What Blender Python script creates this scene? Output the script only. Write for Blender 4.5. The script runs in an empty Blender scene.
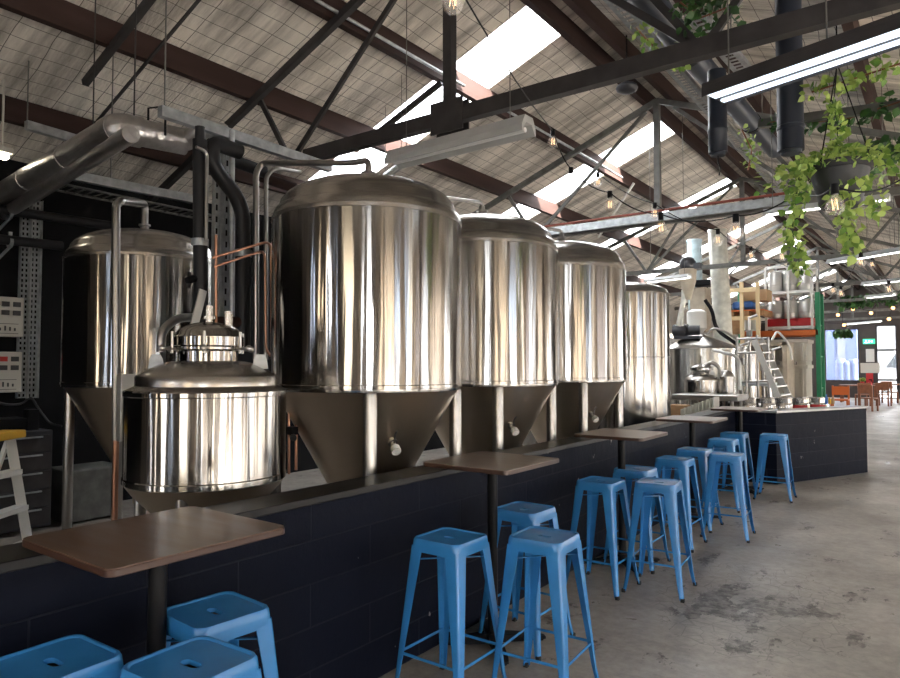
import bpy, bmesh, math, random
from mathutils import Vector, Matrix
random.seed(7)
R = math.radians
sc = bpy.context.scene
C = sc.collection
V = Vector

# ------------------------------------------------------------------ camera
YAW, PITCH, FOC, EYE = R(36.45), R(2.22), 670.0, 1.62
cam_d = bpy.data.cameras.new('camera'); cam = bpy.data.objects.new('camera', cam_d); C.objects.link(cam)
cam.location = (0, 0, EYE)
cam.rotation_euler = (R(90) + PITCH, 0, YAW)
cam_d.sensor_width = 36; cam_d.lens = FOC / 900 * 36; cam_d.clip_start = .05; cam_d.clip_end = 300
sc.camera = cam

# ------------------------------------------------------------------ world, light, exposure
w = bpy.data.worlds.new('sky'); sc.world = w; w.use_nodes = True
bg = w.node_tree.nodes['Background']
bg.inputs[0].default_value = (.93, .96, 1.0, 1); bg.inputs[1].default_value = 9.0
sc.view_settings.view_transform = 'Standard'; sc.view_settings.look = 'None'
sc.view_settings.gamma = 1; sc.view_settings.use_curve_mapping = False
sc.view_settings.exposure = 1.05
sc.cycles.max_bounces = 9; sc.cycles.diffuse_bounces = 5; sc.cycles.glossy_bounces = 5
sc.cycles.transparent_max_bounces = 12; sc.cycles.sample_clamp_indirect = 8
sc.cycles.use_denoising = True; sc.cycles.caustics_reflective = False; sc.cycles.caustics_refractive = False

sun_d = bpy.data.lights.new('sun', 'SUN'); sun_d.energy = 60; sun_d.angle = R(.6); sun_d.color = (1, .93, .83)
sun = bpy.data.objects.new('sun', sun_d); C.objects.link(sun); sun.location = (20, -5, 15)
sun.rotation_euler = V((-math.cos(R(36)) * .97, math.cos(R(36)) * .25, -math.sin(R(36)))).to_track_quat('-Z', 'Y').to_euler()

def portal(loc, rot, sx, sy):
    l = bpy.data.lights.new('daylight_portal', 'AREA'); l.shape = 'RECTANGLE'; l.size = sx; l.size_y = sy
    l.cycles.is_portal = True
    o = bpy.data.objects.new('daylight_portal', l); C.objects.link(o); o.location = loc; o.rotation_euler = rot

# roof: gabled bay, ridge over the tanks
RIDX, RIDZ, SL = -3.18, 5.5, .385
WL, WR, YN, YF = -7.95, 6.4, -4.0, 38.5
def zr(x):
    if x > 1.62:                                   # second bay to the right
        return RIDZ - SL * abs(x - 6.42)
    return RIDZ - SL * abs(x - RIDX)
SKY_Y = [(6.2 + 4.15 * k, 7.0 + 4.15 * k) for k in range(8)]
SKX0, SKX1 = -7.1, -3.42
DOORS_R = [(-3.2, -2.0), (-1.2, .4), (.9, 1.5), (2.3, 4.3), (4.8, 5.2), (6.0, 8.2), (8.9, 9.5), (10.5, 13.5), (14.2, 15), (17.0, 20.0), (21, 22.5), (24.0, 28.0), (31, 35)]   # openings in the right wall
for a, b in SKY_Y[:5]:
    xm = (SKX0 + SKX1) / 2
    portal((xm, (a + b) / 2, zr(xm) + .16), (0, -math.atan(SL), 0), (SKX1 - SKX0) / math.cos(math.atan(SL)), b - a)
for a, b in DOORS_R:
    portal((WR + .1, (a + b) / 2, 1.6), (0, R(90), 0), 3.2, b - a)

# ------------------------------------------------------------------ materials
def mat(name, col, rough=.5, metal=0, spec=.5, **k):
    m = bpy.data.materials.new(name); m.use_nodes = True
    b = m.node_tree.nodes['Principled BSDF']
    b.inputs['Base Color'].default_value = (*col, 1); b.inputs['Roughness'].default_value = rough
    b.inputs['Metallic'].default_value = metal; b.inputs['Specular IOR Level'].default_value = spec
    for kk, v in k.items(): b.inputs[kk.replace('_', ' ')].default_value = v
    return m
def N(m, t, **k):
    n = m.node_tree.nodes.new(t)
    for a, v in k.items(): setattr(n, a, v)
    return n
def L(m, a, b): m.node_tree.links.new(a, b)
def noisy(m, scale=8, amt=.25, bump=.0, detail=5, stretch=(1, 1, 1), rough_amt=0, dist=.02):
    """vary base colour, roughness and bump with noise in object space"""
    b = m.node_tree.nodes['Principled BSDF']
    tc = N(m, 'ShaderNodeTexCoord'); mp = N(m, 'ShaderNodeMapping'); mp.inputs['Scale'].default_value = stretch
    no = N(m, 'ShaderNodeTexNoise'); no.inputs['Scale'].default_value = scale; no.inputs['Detail'].default_value = detail
    L(m, tc.outputs['Object'], mp.inputs[0]); L(m, mp.outputs[0], no.inputs['Vector'])
    col = b.inputs['Base Color'].default_value[:]
    rp = N(m, 'ShaderNodeValToRGB')
    rp.color_ramp.elements[0].position = .3; rp.color_ramp.elements[1].position = .7
    rp.color_ramp.elements[0].color = (*[c * (1 - amt) for c in col[:3]], 1)
    rp.color_ramp.elements[1].color = (*[min(1, c * (1 + amt)) for c in col[:3]], 1)
    L(m, no.outputs['Fac'], rp.inputs[0]); L(m, rp.outputs[0], b.inputs['Base Color'])
    if rough_amt:
        mr = N(m, 'ShaderNodeMapRange'); r0 = b.inputs['Roughness'].default_value
        mr.inputs['From Min'].default_value = .3; mr.inputs['From Max'].default_value = .7
        mr.inputs['To Min'].default_value = max(0, r0 - rough_amt); mr.inputs['To Max'].default_value = r0 + rough_amt
        L(m, no.outputs['Fac'], mr.inputs[0]); L(m, mr.outputs[0], b.inputs['Roughness'])
    if bump:
        bp = N(m, 'ShaderNodeBump'); bp.inputs['Strength'].default_value = bump; bp.inputs['Distance'].default_value = dist
        L(m, no.outputs['Fac'], bp.inputs['Height']); L(m, bp.outputs[0], b.inputs['Normal'])
    return m
def emit(name, col, st):
    m = mat(name, col, .4); b = m.node_tree.nodes['Principled BSDF']
    b.inputs['Emission Color'].default_value = (*col, 1); b.inputs['Emission Strength'].default_value = st
    return m

def brushed(name, col, rough, an=.85):
    m = mat(name, col, rough, 1.0); b = m.node_tree.nodes['Principled BSDF']
    b.inputs['Anisotropic'].default_value = an; b.inputs['Anisotropic Rotation'].default_value = .25
    t = N(m, 'ShaderNodeTangent', direction_type='RADIAL', axis='Z'); L(m, t.outputs[0], b.inputs['Tangent'])
    # very slight unevenness of the rolled sheet: horizontal normal wander, same all the way up
    tc = N(m, 'ShaderNodeTexCoord'); mp = N(m, 'ShaderNodeMapping'); mp.inputs['Scale'].default_value = (1, 1, .04)
    no = N(m, 'ShaderNodeTexNoise'); no.inputs['Scale'].default_value = 7; no.inputs['Detail'].default_value = 3
    bp = N(m, 'ShaderNodeBump'); bp.inputs['Strength'].default_value = .6; bp.inputs['Distance'].default_value = .012
    L(m, tc.outputs['Object'], mp.inputs[0]); L(m, mp.outputs[0], no.inputs['Vector']); L(m, no.outputs['Fac'], bp.inputs['Height'])
    L(m, bp.outputs[0], b.inputs['Normal'])
    return m
M = {}
M['steel'] = brushed('brushed_steel', (.40, .385, .365), .14, .97)
M['steel_cone'] = brushed('cone_steel', (.56, .47, .37), .30, .6)  # lighter gold base colour stands in for tan reflections on the cones
M['steel_dome'] = mat('satin_steel', (.44, .415, .385), .27, 1)
M['pipe_steel'] = mat('polished_pipe_steel', (.38, .365, .345), .28, 1)
M['galv'] = noisy(mat('galvanised_steel', (.40, .42, .43), .45, .7), 14, .25)
M['copper'] = mat('copper', (.50, .26, .17), .35, 1)
M['black_pipe'] = mat('black_insulation', (.018, .018, .020), .45, 0, .22)
M['foil'] = noisy(mat('foil_cladding', (.48, .46, .45), .36, .9), 16, .15, bump=.5, rough_amt=.08, stretch=(.5, 1, 1))
M['duct_black'] = mat('black_painted_duct', (.018, .023, .036), .45, 0, .4)
M['steel_paint'] = noisy(mat('dark_painted_steel', (.035, .032, .033), .5, 0, .35), 8, .3)
M['steel_paint2'] = noisy(mat('grey_green_painted_steel', (.13, .13, .12), .5, .2), 8, .3)
M['timber'] = noisy(mat('dark_red_timber', (.040, .023, .020), .8, 0, .2), 5, .35, bump=.2, stretch=(1, .1, 1))
M['blue'] = noisy(mat('blue_enamel', (.032, .20, .48), .27, 0, .6), 5, .12)
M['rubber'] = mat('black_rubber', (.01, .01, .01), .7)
M['black_metal'] = mat('black_powder_coat', (.009, .009, .010), .45, 0, .12)
M['black_paint'] = noisy(mat('black_wall_paint', (.007, .007, .008), .8, 0, .15), 3, .3)
M['white'] = mat('white_enamel', (.75, .75, .72), .45)
M['offwhite'] = mat('cream_plastic', (.55, .53, .47), .5)
M['alu'] = mat('aluminium', (.62, .61, .58), .4, .7)
M['yellow'] = mat('yellow_plastic', (.75, .42, .02), .5)
M['orange'] = mat('orange_paint', (.62, .15, .03), .5)
M['green_rack'] = mat('green_paint', (.02, .22, .10), .45)
M['red'] = mat('red_plastic', (.5, .02, .025), .45)
M['blue_plastic'] = mat('blue_plastic', (.03, .12, .38), .5)
M['pallet'] = noisy(mat('pallet_wood', (.35, .2, .1), .8), 6, .3)
M['chair_wood'] = noisy(mat('chair_wood', (.20, .07, .03), .5), 6, .3)
M['tube_far'] = emit('lit_far_tube', (1, .98, .92), 6)
M['filament'] = emit('bulb_filament', (1.0, .6, .3), 1.5)
M['amber'] = emit('amber_bulb', (1, .5, .15), 3)
M['lamp_body'] = noisy(mat('light_fitting_paint', (.45, .46, .46), .5), 4, .1)
M['dark_plastic'] = mat('dark_plastic', (.03, .03, .035), .4)
M['pot'] = mat('charcoal_plastic_pot', (.03, .032, .036), .55)
M['van'] = mat('van_white', (.8, .8, .8), .3)
M['card'] = mat('cardboard', (.42, .28, .16), .8)
M['glassy'] = mat('bulb_glass', (.95, .95, .93), .03, 0, .9, Transmission_Weight=.0, Alpha=.2)
M['window_glass'] = mat('window_glass', (.9, .95, 1), .03, 0, .5, Alpha=.12)

def leaf_mat(name, c1, c2):
    m = mat(name, c1, .45); b = m.node_tree.nodes['Principled BSDF']
    ge = N(m, 'ShaderNodeNewGeometry'); rp = N(m, 'ShaderNodeValToRGB')
    rp.color_ramp.elements[0].color = (*c1, 1); rp.color_ramp.elements[1].color = (*c2, 1)
    L(m, ge.outputs['Random Per Island'], rp.inputs[0]); L(m, rp.outputs[0], b.inputs['Base Color'])
    tr = N(m, 'ShaderNodeBsdfTranslucent'); mx = N(m, 'ShaderNodeMixShader'); mx.inputs[0].default_value = .35
    L(m, rp.outputs[0], tr.inputs[0]); L(m, b.outputs[0], mx.inputs[1]); L(m, tr.outputs[0], mx.inputs[2])
    L(m, mx.outputs[0], m.node_tree.nodes['Material Output'].inputs[0])
    return m
M['leaf'] = leaf_mat('variegated_leaf', (.10, .24, .03), (.60, .74, .22))
M['leaf_dark'] = leaf_mat('dark_ivy_leaf', (.015, .05, .015), (.07, .18, .04))

# roof lining: foil-faced blanket held by wire netting
def lining():
    m = mat('roof_lining', (.44, .42, .39), .6, .0); b = m.node_tree.nodes['Principled BSDF']
    tc = N(m, 'ShaderNodeTexCoord'); sp = N(m, 'ShaderNodeSeparateXYZ'); L(m, tc.outputs['Object'], sp.inputs[0])
    # wobble the wires a little
    no0 = N(m, 'ShaderNodeTexNoise'); no0.inputs['Scale'].default_value = 1.3; L(m, tc.outputs['Object'], no0.inputs['Vector'])
    def line(sock, per, wid):
        ad = N(m, 'ShaderNodeMath', operation='MULTIPLY_ADD'); ad.inputs[1].default_value = .09; L(m, no0.outputs['Fac'], ad.inputs[0]); L(m, sock, ad.inputs[2])
        dv = N(m, 'ShaderNodeMath', operation='DIVIDE'); dv.inputs[1].default_value = per; L(m, ad.outputs[0], dv.inputs[0])
        fr = N(m, 'ShaderNodeMath', operation='FRACT'); L(m, dv.outputs[0], fr.inputs[0])
        sb = N(m, 'ShaderNodeMath', operation='SUBTRACT'); sb.inputs[1].default_value = .5; L(m, fr.outputs[0], sb.inputs[0])
        ab = N(m, 'ShaderNodeMath', operation='ABSOLUTE'); L(m, sb.outputs[0], ab.inputs[0])
        lt = N(m, 'ShaderNodeMath', operation='LESS_THAN'); lt.inputs[1].default_value = wid / per / 2; L(m, ab.outputs[0], lt.inputs[0])
        return lt.outputs[0]
    a = line(sp.outputs[0], .155, .006); c = line(sp.outputs[1], .31, .007)
    mx = N(m, 'ShaderNodeMath', operation='MAXIMUM'); L(m, a, mx.inputs[0]); L(m, c, mx.inputs[1])
    # dirt streaks down the slope
    mp = N(m, 'ShaderNodeMapping'); mp.inputs['Scale'].default_value = (.35, 2.2, .35); L(m, tc.outputs['Object'], mp.inputs[0])
    no = N(m, 'ShaderNodeTexNoise'); no.inputs['Scale'].default_value = 1.6; no.inputs['Detail'].default_value = 7; no.inputs['Roughness'].default_value = .65
    L(m, mp.outputs[0], no.inputs['Vector'])
    rp = N(m, 'ShaderNodeValToRGB'); e = rp.color_ramp.elements
    e[0].position = .32; e[0].color = (.25, .23, .205, 1); e[1].position = .6; e[1].color = (.86, .81, .74, 1)
    L(m, no.outputs['Fac'], rp.inputs[0])
    mc = N(m, 'ShaderNodeMix', data_type='RGBA'); L(m, mx.outputs[0], mc.inputs['Factor']); L(m, rp.outputs[0], mc.inputs['A'])
    mc.inputs['B'].default_value = (.11, .10, .09, 1); L(m, mc.outputs['Result'], b.inputs['Base Color'])
    n2 = N(m, 'ShaderNodeTexNoise'); n2.inputs['Scale'].default_value = 22; n2.inputs['Detail'].default_value = 4
    mp2 = N(m, 'ShaderNodeMapping'); mp2.inputs['Scale'].default_value = (.4, 1.6, 1); L(m, tc.outputs['Object'], mp2.inputs[0]); L(m, mp2.outputs[0], n2.inputs['Vector'])
    bp = N(m, 'ShaderNodeBump'); bp.inputs['Strength'].default_value = .7; bp.inputs['Distance'].default_value = .03
    L(m, n2.outputs['Fac'], bp.inputs['Height']); L(m, bp.outputs[0], b.inputs['Normal'])
    return m
M['lining'] = lining()
def skylight_mat():
    m = bpy.data.materials.new('fibreglass_skylight'); m.use_nodes = True; nt = m.node_tree
    for n in list(nt.nodes): nt.nodes.remove(n)
    o = N(m, 'ShaderNodeOutputMaterial'); t = N(m, 'ShaderNodeBsdfTransparent'); t.inputs[0].default_value = (.95, .96, .97, 1)
    d = N(m, 'ShaderNodeBsdfTranslucent'); d.inputs[0].default_value = (.85, .87, .9, 1); x = N(m, 'ShaderNodeMixShader'); x.inputs[0].default_value = .45
    L(m, t.outputs[0], x.inputs[1]); L(m, d.outputs[0], x.inputs[2]); L(m, x.outputs[0], o.inputs[0]); return m
M['skylight'] = skylight_mat()

def floor_mat():
    m = mat('worn_concrete', (.2, .19, .18), .4); b = m.node_tree.nodes['Principled BSDF']
    tc = N(m, 'ShaderNodeTexCoord')
    def noise(s, d, r=.6, st=(1, 1, 1)):
        mp = N(m, 'ShaderNodeMapping'); mp.inputs['Scale'].default_value = st; L(m, tc.outputs['Object'], mp.inputs[0])
        n = N(m, 'ShaderNodeTexNoise'); n.inputs['Scale'].default_value = s; n.inputs['Detail'].default_value = d; n.inputs['Roughness'].default_value = r
        L(m, mp.outputs[0], n.inputs['Vector']); return n.outputs['Fac']
    rag = noise(3.2, 12, .72, (1, .55, 1)); big = noise(.7, 6); fine = noise(14, 8, .7); st = noise(2.2, 7, .62)
    rp = N(m, 'ShaderNodeValToRGB'); e = rp.color_ramp.elements
    e[0].position = .3; e[0].color = (.19, .172, .15, 1); e[1].position = .7; e[1].color = (.36, .33, .295, 1); L(m, big, rp.inputs[0])
    rf = N(m, 'ShaderNodeMapRange'); rf.inputs['From Min'].default_value = .3; rf.inputs['From Max'].default_value = .7; rf.inputs['To Min'].default_value = .72; rf.inputs['To Max'].default_value = 1.22; L(m, fine, rf.inputs[0])
    ml = N(m, 'ShaderNodeMix', data_type='RGBA', blend_type='MULTIPLY'); ml.inputs['Factor'].default_value = 1; L(m, rp.outputs[0], ml.inputs['A']); L(m, rf.outputs[0], ml.inputs['B'])
    # worn, blackened patch beside the tables: an irregular blob around (-.9, 4.6)
    def blob(cx, cy, rx, ry, rot=0):
        mp = N(m, 'ShaderNodeMapping', vector_type='TEXTURE'); mp.inputs['Location'].default_value = (cx, cy, 0); mp.inputs['Scale'].default_value = (rx, ry, 1); mp.inputs['Rotation'].default_value = (0, 0, rot)
        L(m, tc.outputs['Object'], mp.inputs[0]); g = N(m, 'ShaderNodeTexGradient', gradient_type='QUADRATIC_SPHERE'); L(m, mp.outputs[0], g.inputs[0]); return g.outputs['Fac']
    b1 = blob(-1.1, 4.95, 1.15, 1.9, R(8))
    s1 = N(m, 'ShaderNodeMath', operation='MULTIPLY_ADD'); L(m, b1, s1.inputs[0]); s1.inputs[1].default_value = .17; L(m, rag, s1.inputs[2])
    mk = N(m, 'ShaderNodeMapRange'); mk.inputs['From Min'].default_value = .60; mk.inputs['From Max'].default_value = .625; L(m, s1.outputs[0], mk.inputs[0])
    # thin cracks within the patch
    vo = N(m, 'ShaderNodeTexVoronoi', feature='DISTANCE_TO_EDGE'); vo.inputs['Scale'].default_value = 9; L(m, tc.outputs['Object'], vo.inputs['Vector'])
    lt = N(m, 'ShaderNodeMath', operation='LESS_THAN'); lt.inputs[1].default_value = .022; L(m, vo.outputs['Distance'], lt.inputs[0])
    gt = N(m, 'ShaderNodeMath', operation='GREATER_THAN'); gt.inputs[1].default_value = .22; L(m, b1, gt.inputs[0])
    cr = N(m, 'ShaderNodeMath', operation='MULTIPLY'); L(m, lt.outputs[0], cr.inputs[0]); L(m, gt.outputs[0], cr.inputs[1])
    cr2 = N(m, 'ShaderNodeMath', operation='MULTIPLY'); L(m, cr.outputs[0], cr2.inputs[0]); cr2.inputs[1].default_value = .35
    fb = N(m, 'ShaderNodeMapRange'); fb.inputs['From Min'].default_value = .36; fb.inputs['From Max'].default_value = .56; L(m, fine, fb.inputs[0])
    mf = N(m, 'ShaderNodeMath', operation='MULTIPLY'); L(m, mk.outputs[0], mf.inputs[0]); L(m, fb.outputs[0], mf.inputs[1])
    mm = N(m, 'ShaderNodeMath', operation='MAXIMUM'); L(m, mf.outputs[0], mm.inputs[0]); L(m, cr2.outputs[0], mm.inputs[1])
    mc = N(m, 'ShaderNodeMix', data_type='RGBA'); L(m, mm.outputs[0], mc.inputs['Factor']); L(m, ml.outputs['Result'], mc.inputs['A']); mc.inputs['B'].default_value = (.040, .031, .026, 1)
    L(m, mc.outputs['Result'], b.inputs['Base Color'])
    rr = N(m, 'ShaderNodeMapRange'); rr.inputs['From Min'].default_value = .3; rr.inputs['From Max'].default_value = .7; rr.inputs['To Min'].default_value = .26; rr.inputs['To Max'].default_value = .5; L(m, st, rr.inputs[0])
    L(m, rr.outputs[0], b.inputs['Roughness'])
    bp = N(m, 'ShaderNodeBump'); bp.inputs['Strength'].default_value = .25; bp.inputs['Distance'].default_value = .01; L(m, fine, bp.inputs['Height']); L(m, bp.outputs[0], b.inputs['Normal'])
    return m
M['floor'] = floor_mat()
def block_mat():
    m = mat('painted_block', (.010, .0125, .019), .55, 0, .07); b = m.node_tree.nodes['Principled BSDF']
    tc = N(m, 'ShaderNodeTexCoord'); sp = N(m, 'ShaderNodeSeparateXYZ'); L(m, tc.outputs['Object'], sp.inputs[0])
    sm = N(m, 'ShaderNodeMath', operation='MULTIPLY_ADD'); sm.inputs[1].default_value = .4; L(m, sp.outputs[0], sm.inputs[0]); L(m, sp.outputs[1], sm.inputs[2])
    cb = N(m, 'ShaderNodeCombineXYZ'); L(m, sm.outputs[0], cb.inputs[0]); L(m, sp.outputs[2], cb.inputs[1])
    bk = N(m, 'ShaderNodeTexBrick'); L(m, cb.outputs[0], bk.inputs['Vector'])
    bk.inputs['Scale'].default_value = 1; bk.inputs['Brick Width'].default_value = .8; bk.inputs['Row Height'].default_value = .2; bk.inputs['Mortar Size'].default_value = .0045; bk.inputs['Mortar Smooth'].default_value = .4
    bk.inputs['Color1'].default_value = (.0040, .0056, .0125, 1); bk.inputs['Color2'].default_value = (.0052, .0070, .0145, 1); bk.inputs['Mortar'].default_value = (.014, .016, .024, 1)
    no = N(m, 'ShaderNodeTexNoise'); no.inputs['Scale'].default_value = 5; no.inputs['Detail'].default_value = 9; no.inputs['Roughness'].default_value = .7; L(m, tc.outputs['Object'], no.inputs['Vector'])
    # chipped paint flecks
    vn = N(m, 'ShaderNodeTexNoise'); vn.inputs['Scale'].default_value = 11; vn.inputs['Detail'].default_value = 3; L(m, tc.outputs['Object'], vn.inputs['Vector'])
    mk = N(m, 'ShaderNodeMapRange'); mk.inputs['From Min'].default_value = .735; mk.inputs['From Max'].default_value = .75; L(m, vn.outputs['Fac'], mk.inputs[0])
    mc = N(m, 'ShaderNodeMix', data_type='RGBA'); L(m, mk.outputs[0], mc.inputs['Factor']); L(m, bk.outputs['Color'], mc.inputs['A']); mc.inputs['B'].default_value = (.2, .2, .2, 1)
    L(m, mc.outputs['Result'], b.inputs['Base Color'])
    ad = N(m, 'ShaderNodeMath', operation='MULTIPLY_ADD'); L(m, bk.outputs['Fac'], ad.inputs[0]); ad.inputs[1].default_value = -.6; L(m, no.outputs['Fac'], ad.inputs[2])
    bp = N(m, 'ShaderNodeBump'); bp.inputs['Strength'].default_value = .6; bp.inputs['Distance'].default_value = .01; L(m, ad.outputs[0], bp.inputs['Height']); L(m, bp.outputs[0], b.inputs['Normal'])
    return m
M['block'] = block_mat()
M['ledge'] = noisy(mat('black_ledge', (.012, .012, .013), .36, 0, .25), 3, .2, rough_amt=.04)
M['table'] = noisy(mat('brown_laminate', (.105, .058, .037), .36, 0, .5), 3, .2, rough_amt=.06, stretch=(1, 6, 1))
M['table_sky_sheen'] = noisy(mat('sky_greyed_laminate', (.20, .158, .13), .33, 0, .5), 3, .2, rough_amt=.06, stretch=(1, 6, 1))  # same brown laminate with the sky's reflection painted in as grey
M['table_edge'] = mat('dark_edge_band', (.05, .022, .014), .4)
M['steel_kettle'] = brushed('kettle_steel', (.52, .51, .48), .24, .9)
M['steel_top'] = mat('steel_worktop', (.4, .4, .41), .3, .9)

# ------------------------------------------------------------------ mesh builder
class MB:
    def __init__(s): s.v = []; s.f = []; s.mi = []
    def add(s, vs, fs, mi=0):
        o = len(s.v); s.v += [V(p) for p in vs]; s.f += [tuple(i + o for i in f) for f in fs]; s.mi += [mi] * len(fs); return s
    def box(s, c, d, rz=0, mi=0, rot=None):
        m = rot if rot is not None else Matrix.Rotation(rz, 3, 'Z')
        vs = [V(c) + m @ V((x * d[0] / 2, y * d[1] / 2, z * d[2] / 2)) for x in (-1, 1) for y in (-1, 1) for z in (-1, 1)]
        return s.add(vs, [(0, 1, 3, 2), (4, 6, 7, 5), (0, 4, 5, 1), (2, 3, 7, 6), (0, 2, 6, 4), (1, 5, 7, 3)], mi)
    def bx(s, x0, x1, y0, y1, z0, z1, mi=0): return s.box(((x0 + x1) / 2, (y0 + y1) / 2, (z0 + z1) / 2), (abs(x1 - x0), abs(y1 - y0), abs(z1 - z0)), 0, mi)
    def bar(s, a, b, wd, ht, mi=0):
        """rectangular bar a->b, wd sideways, ht in the upright sense"""
        a = V(a); b = V(b); d = (b - a); ln = d.length; d.normalize()
        up = V((0, 0, 1)) if abs(d.z) < .98 else V((0, 1, 0))
        sd = d.cross(up).normalized(); u2 = sd.cross(d).normalized()
        return s.box((a + b) / 2, (ln, wd, ht), mi=mi, rot=Matrix((d, sd, u2)).transposed())
    def angle(s, a, b, wd, t=.008):
        """steel angle section a->b"""
        a = V(a); b = V(b); d = (b - a).normalized(); up = V((0, 0, 1)) if abs(d.z) < .98 else V((0, 1, 0))
        sd = d.cross(up).normalized(); u2 = sd.cross(d).normalized()
        s.bar(a, b, t, wd); s.bar(a + sd * wd / 2 + u2 * wd / 2, b + sd * wd / 2 + u2 * wd / 2, wd, t); return s
    def tube(s, pts, r, n=12, mi=0, caps=True):
        pts = [V(p) for p in pts]; rs = r if isinstance(r, (list, tuple)) else [r] * len(pts)
        d0 = (pts[1] - pts[0]).normalized(); up = V((0, 0, 1)) if abs(d0.z) < .9 else V((1, 0, 0))
        a = d0.cross(up).normalized(); rings = []
        for i, p in enumerate(pts):
            if i == 0: d = pts[1] - p
            elif i == len(pts) - 1: d = p - pts[i - 1]
            else: d = (pts[i + 1] - p).normalized() + (p - pts[i - 1]).normalized()
            if d.length < 1e-9: d = pts[i] - pts[i - 1]
            d.normalize(); a = (a - d * a.dot(d))
            if a.length < 1e-6: a = d.orthogonal()
            a.normalize(); bb = d.cross(a)
            rings.append([p + (a * math.cos(2 * math.pi * k / n) + bb * math.sin(2 * math.pi * k / n)) * rs[i] for k in range(n)])
        vs = [q for rg in rings for q in rg]; fs = []
        for i in range(len(pts) - 1):
            for k in range(n): fs.append((i * n + k, i * n + (k + 1) % n, (i + 1) * n + (k + 1) % n, (i + 1) * n + k))
        if caps: fs += [tuple(range(n))[::-1], tuple((len(pts) - 1) * n + k for k in range(n))]
        return s.add(vs, fs, mi)
    def lathe(s, prof, n=48, c=(0, 0, 0), mi=0, a0=0, a1=2 * math.pi):
        """prof = [(r, z)...] spun round z"""
        full = abs(a1 - a0 - 2 * math.pi) < 1e-6; m = n if full else n + 1; vs = []; fs = []
        for r, z in prof:
            for k in range(m):
                t = a0 + (a1 - a0) * k / n; vs.append((c[0] + r * math.cos(t), c[1] + r * math.sin(t), c[2] + z))
        for i in range(len(prof) - 1):
            for k in range(n):
                k2 = (k + 1) % m; fs.append((i * m + k, i * m + k2, (i + 1) * m + k2, (i + 1) * m + k))
        return s.add(vs, fs, mi)
    def prism(s, poly, z0, z1, mi=0):
        n = len(poly); vs = [(x, y, z0) for x, y in poly] + [(x, y, z1) for x, y in poly]
        return s.add(vs, [tuple(range(n))[::-1], tuple(range(n, 2 * n))] + [(k, (k + 1) % n, n + (k + 1) % n, n + k) for k in range(n)], mi)
    def ball(s, c, r, n=12, mi=0, sz=1):
        return s.lathe([(max(1e-4, r * math.sin(math.pi * i / n)), -r * sz * math.cos(math.pi * i / n)) for i in range(n + 1)], n * 2 if n < 9 else 16, c, mi)
    def build(s, name, m, parent=None, smooth=True, bev=0, org=None, ang=38):
        off = V(org) if org is not None else (V(parent['_o']) if parent is not None and '_o' in parent else V((0, 0, 0)))
        me = bpy.data.meshes.new(name); me.from_pydata([tuple(p - off) for p in s.v], [], s.f); me.validate()
        ms = m if isinstance(m, (list, tuple)) else [m]
        for x in ms: me.materials.append(M[x] if isinstance(x, str) else x)
        if len(ms) > 1:
            for p, i in zip(me.polygons, s.mi): p.material_index = i
        b = bmesh.new(); b.from_mesh(me); bmesh.ops.recalc_face_normals(b, faces=b.faces); b.to_mesh(me); b.free()
        if smooth:
            for p in me.polygons: p.use_smooth = True
            me.set_sharp_from_angle(angle=R(ang))
        o = bpy.data.objects.new(name, me); C.objects.link(o)
        if parent is not None: o.parent = parent
        elif org is not None: o.location = off
        if parent is not None and '_o' in parent: o['_o'] = tuple(off)
        if bev:
            md = o.modifiers.new('bevel', 'BEVEL'); md.width = bev; md.segments = 2; md.limit_method = 'ANGLE'
        return o

def thing(name, label, cat, loc=(0, 0, 0), rz=0, group=None):
    """empty at a thing's base; parts are given in world coordinates when rz is 0"""
    o = bpy.data.objects.new(name, None); C.objects.link(o); o.location = loc; o.rotation_euler = (0, 0, rz); o.empty_display_size = .1
    o['label'] = label; o['category'] = cat; o['_o'] = tuple(loc)
    if group: o['group'] = group
    return o
def tag(o, label, cat, group=None, kind=None):
    o['label'] = label; o['category'] = cat
    if group: o['group'] = group
    if kind: o['kind'] = kind
    return o
def struct(o): o['kind'] = 'structure'; return o
def copy_tree(o, parent=None):
    c = o.copy(); C.objects.link(c)
    if parent is not None: c.parent = parent
    for ch in o.children: copy_tree(ch, c)
    return c
def dup(o, loc, rz, label, group=None, scale=None):
    c = copy_tree(o); c.location = loc; c.rotation_euler = (0, 0, rz); c['label'] = label
    if group: c['group'] = group
    if scale: c.scale = scale
    return c

# photograph measurements -> points of the place (plane x=, y= or z=)
_f = V((-math.sin(YAW) * math.cos(PITCH), math.cos(YAW) * math.cos(PITCH), math.sin(PITCH)))
_r = V((math.cos(YAW), math.sin(YAW), 0)); _u = _r.cross(_f)
def at(px, py, ax, val):
    d = _f + _r * ((px - 450) / FOC) + _u * ((339 - py) / FOC); o = V((0, 0, EYE)); i = 'xyz'.index(ax)
    return o + d * ((val - o[i]) / d[i])
def far(px, py, dist):
    d = _f + _r * ((px - 450) / FOC) + _u * ((339 - py) / FOC); return V((0, 0, EYE)) + d * dist

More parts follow.
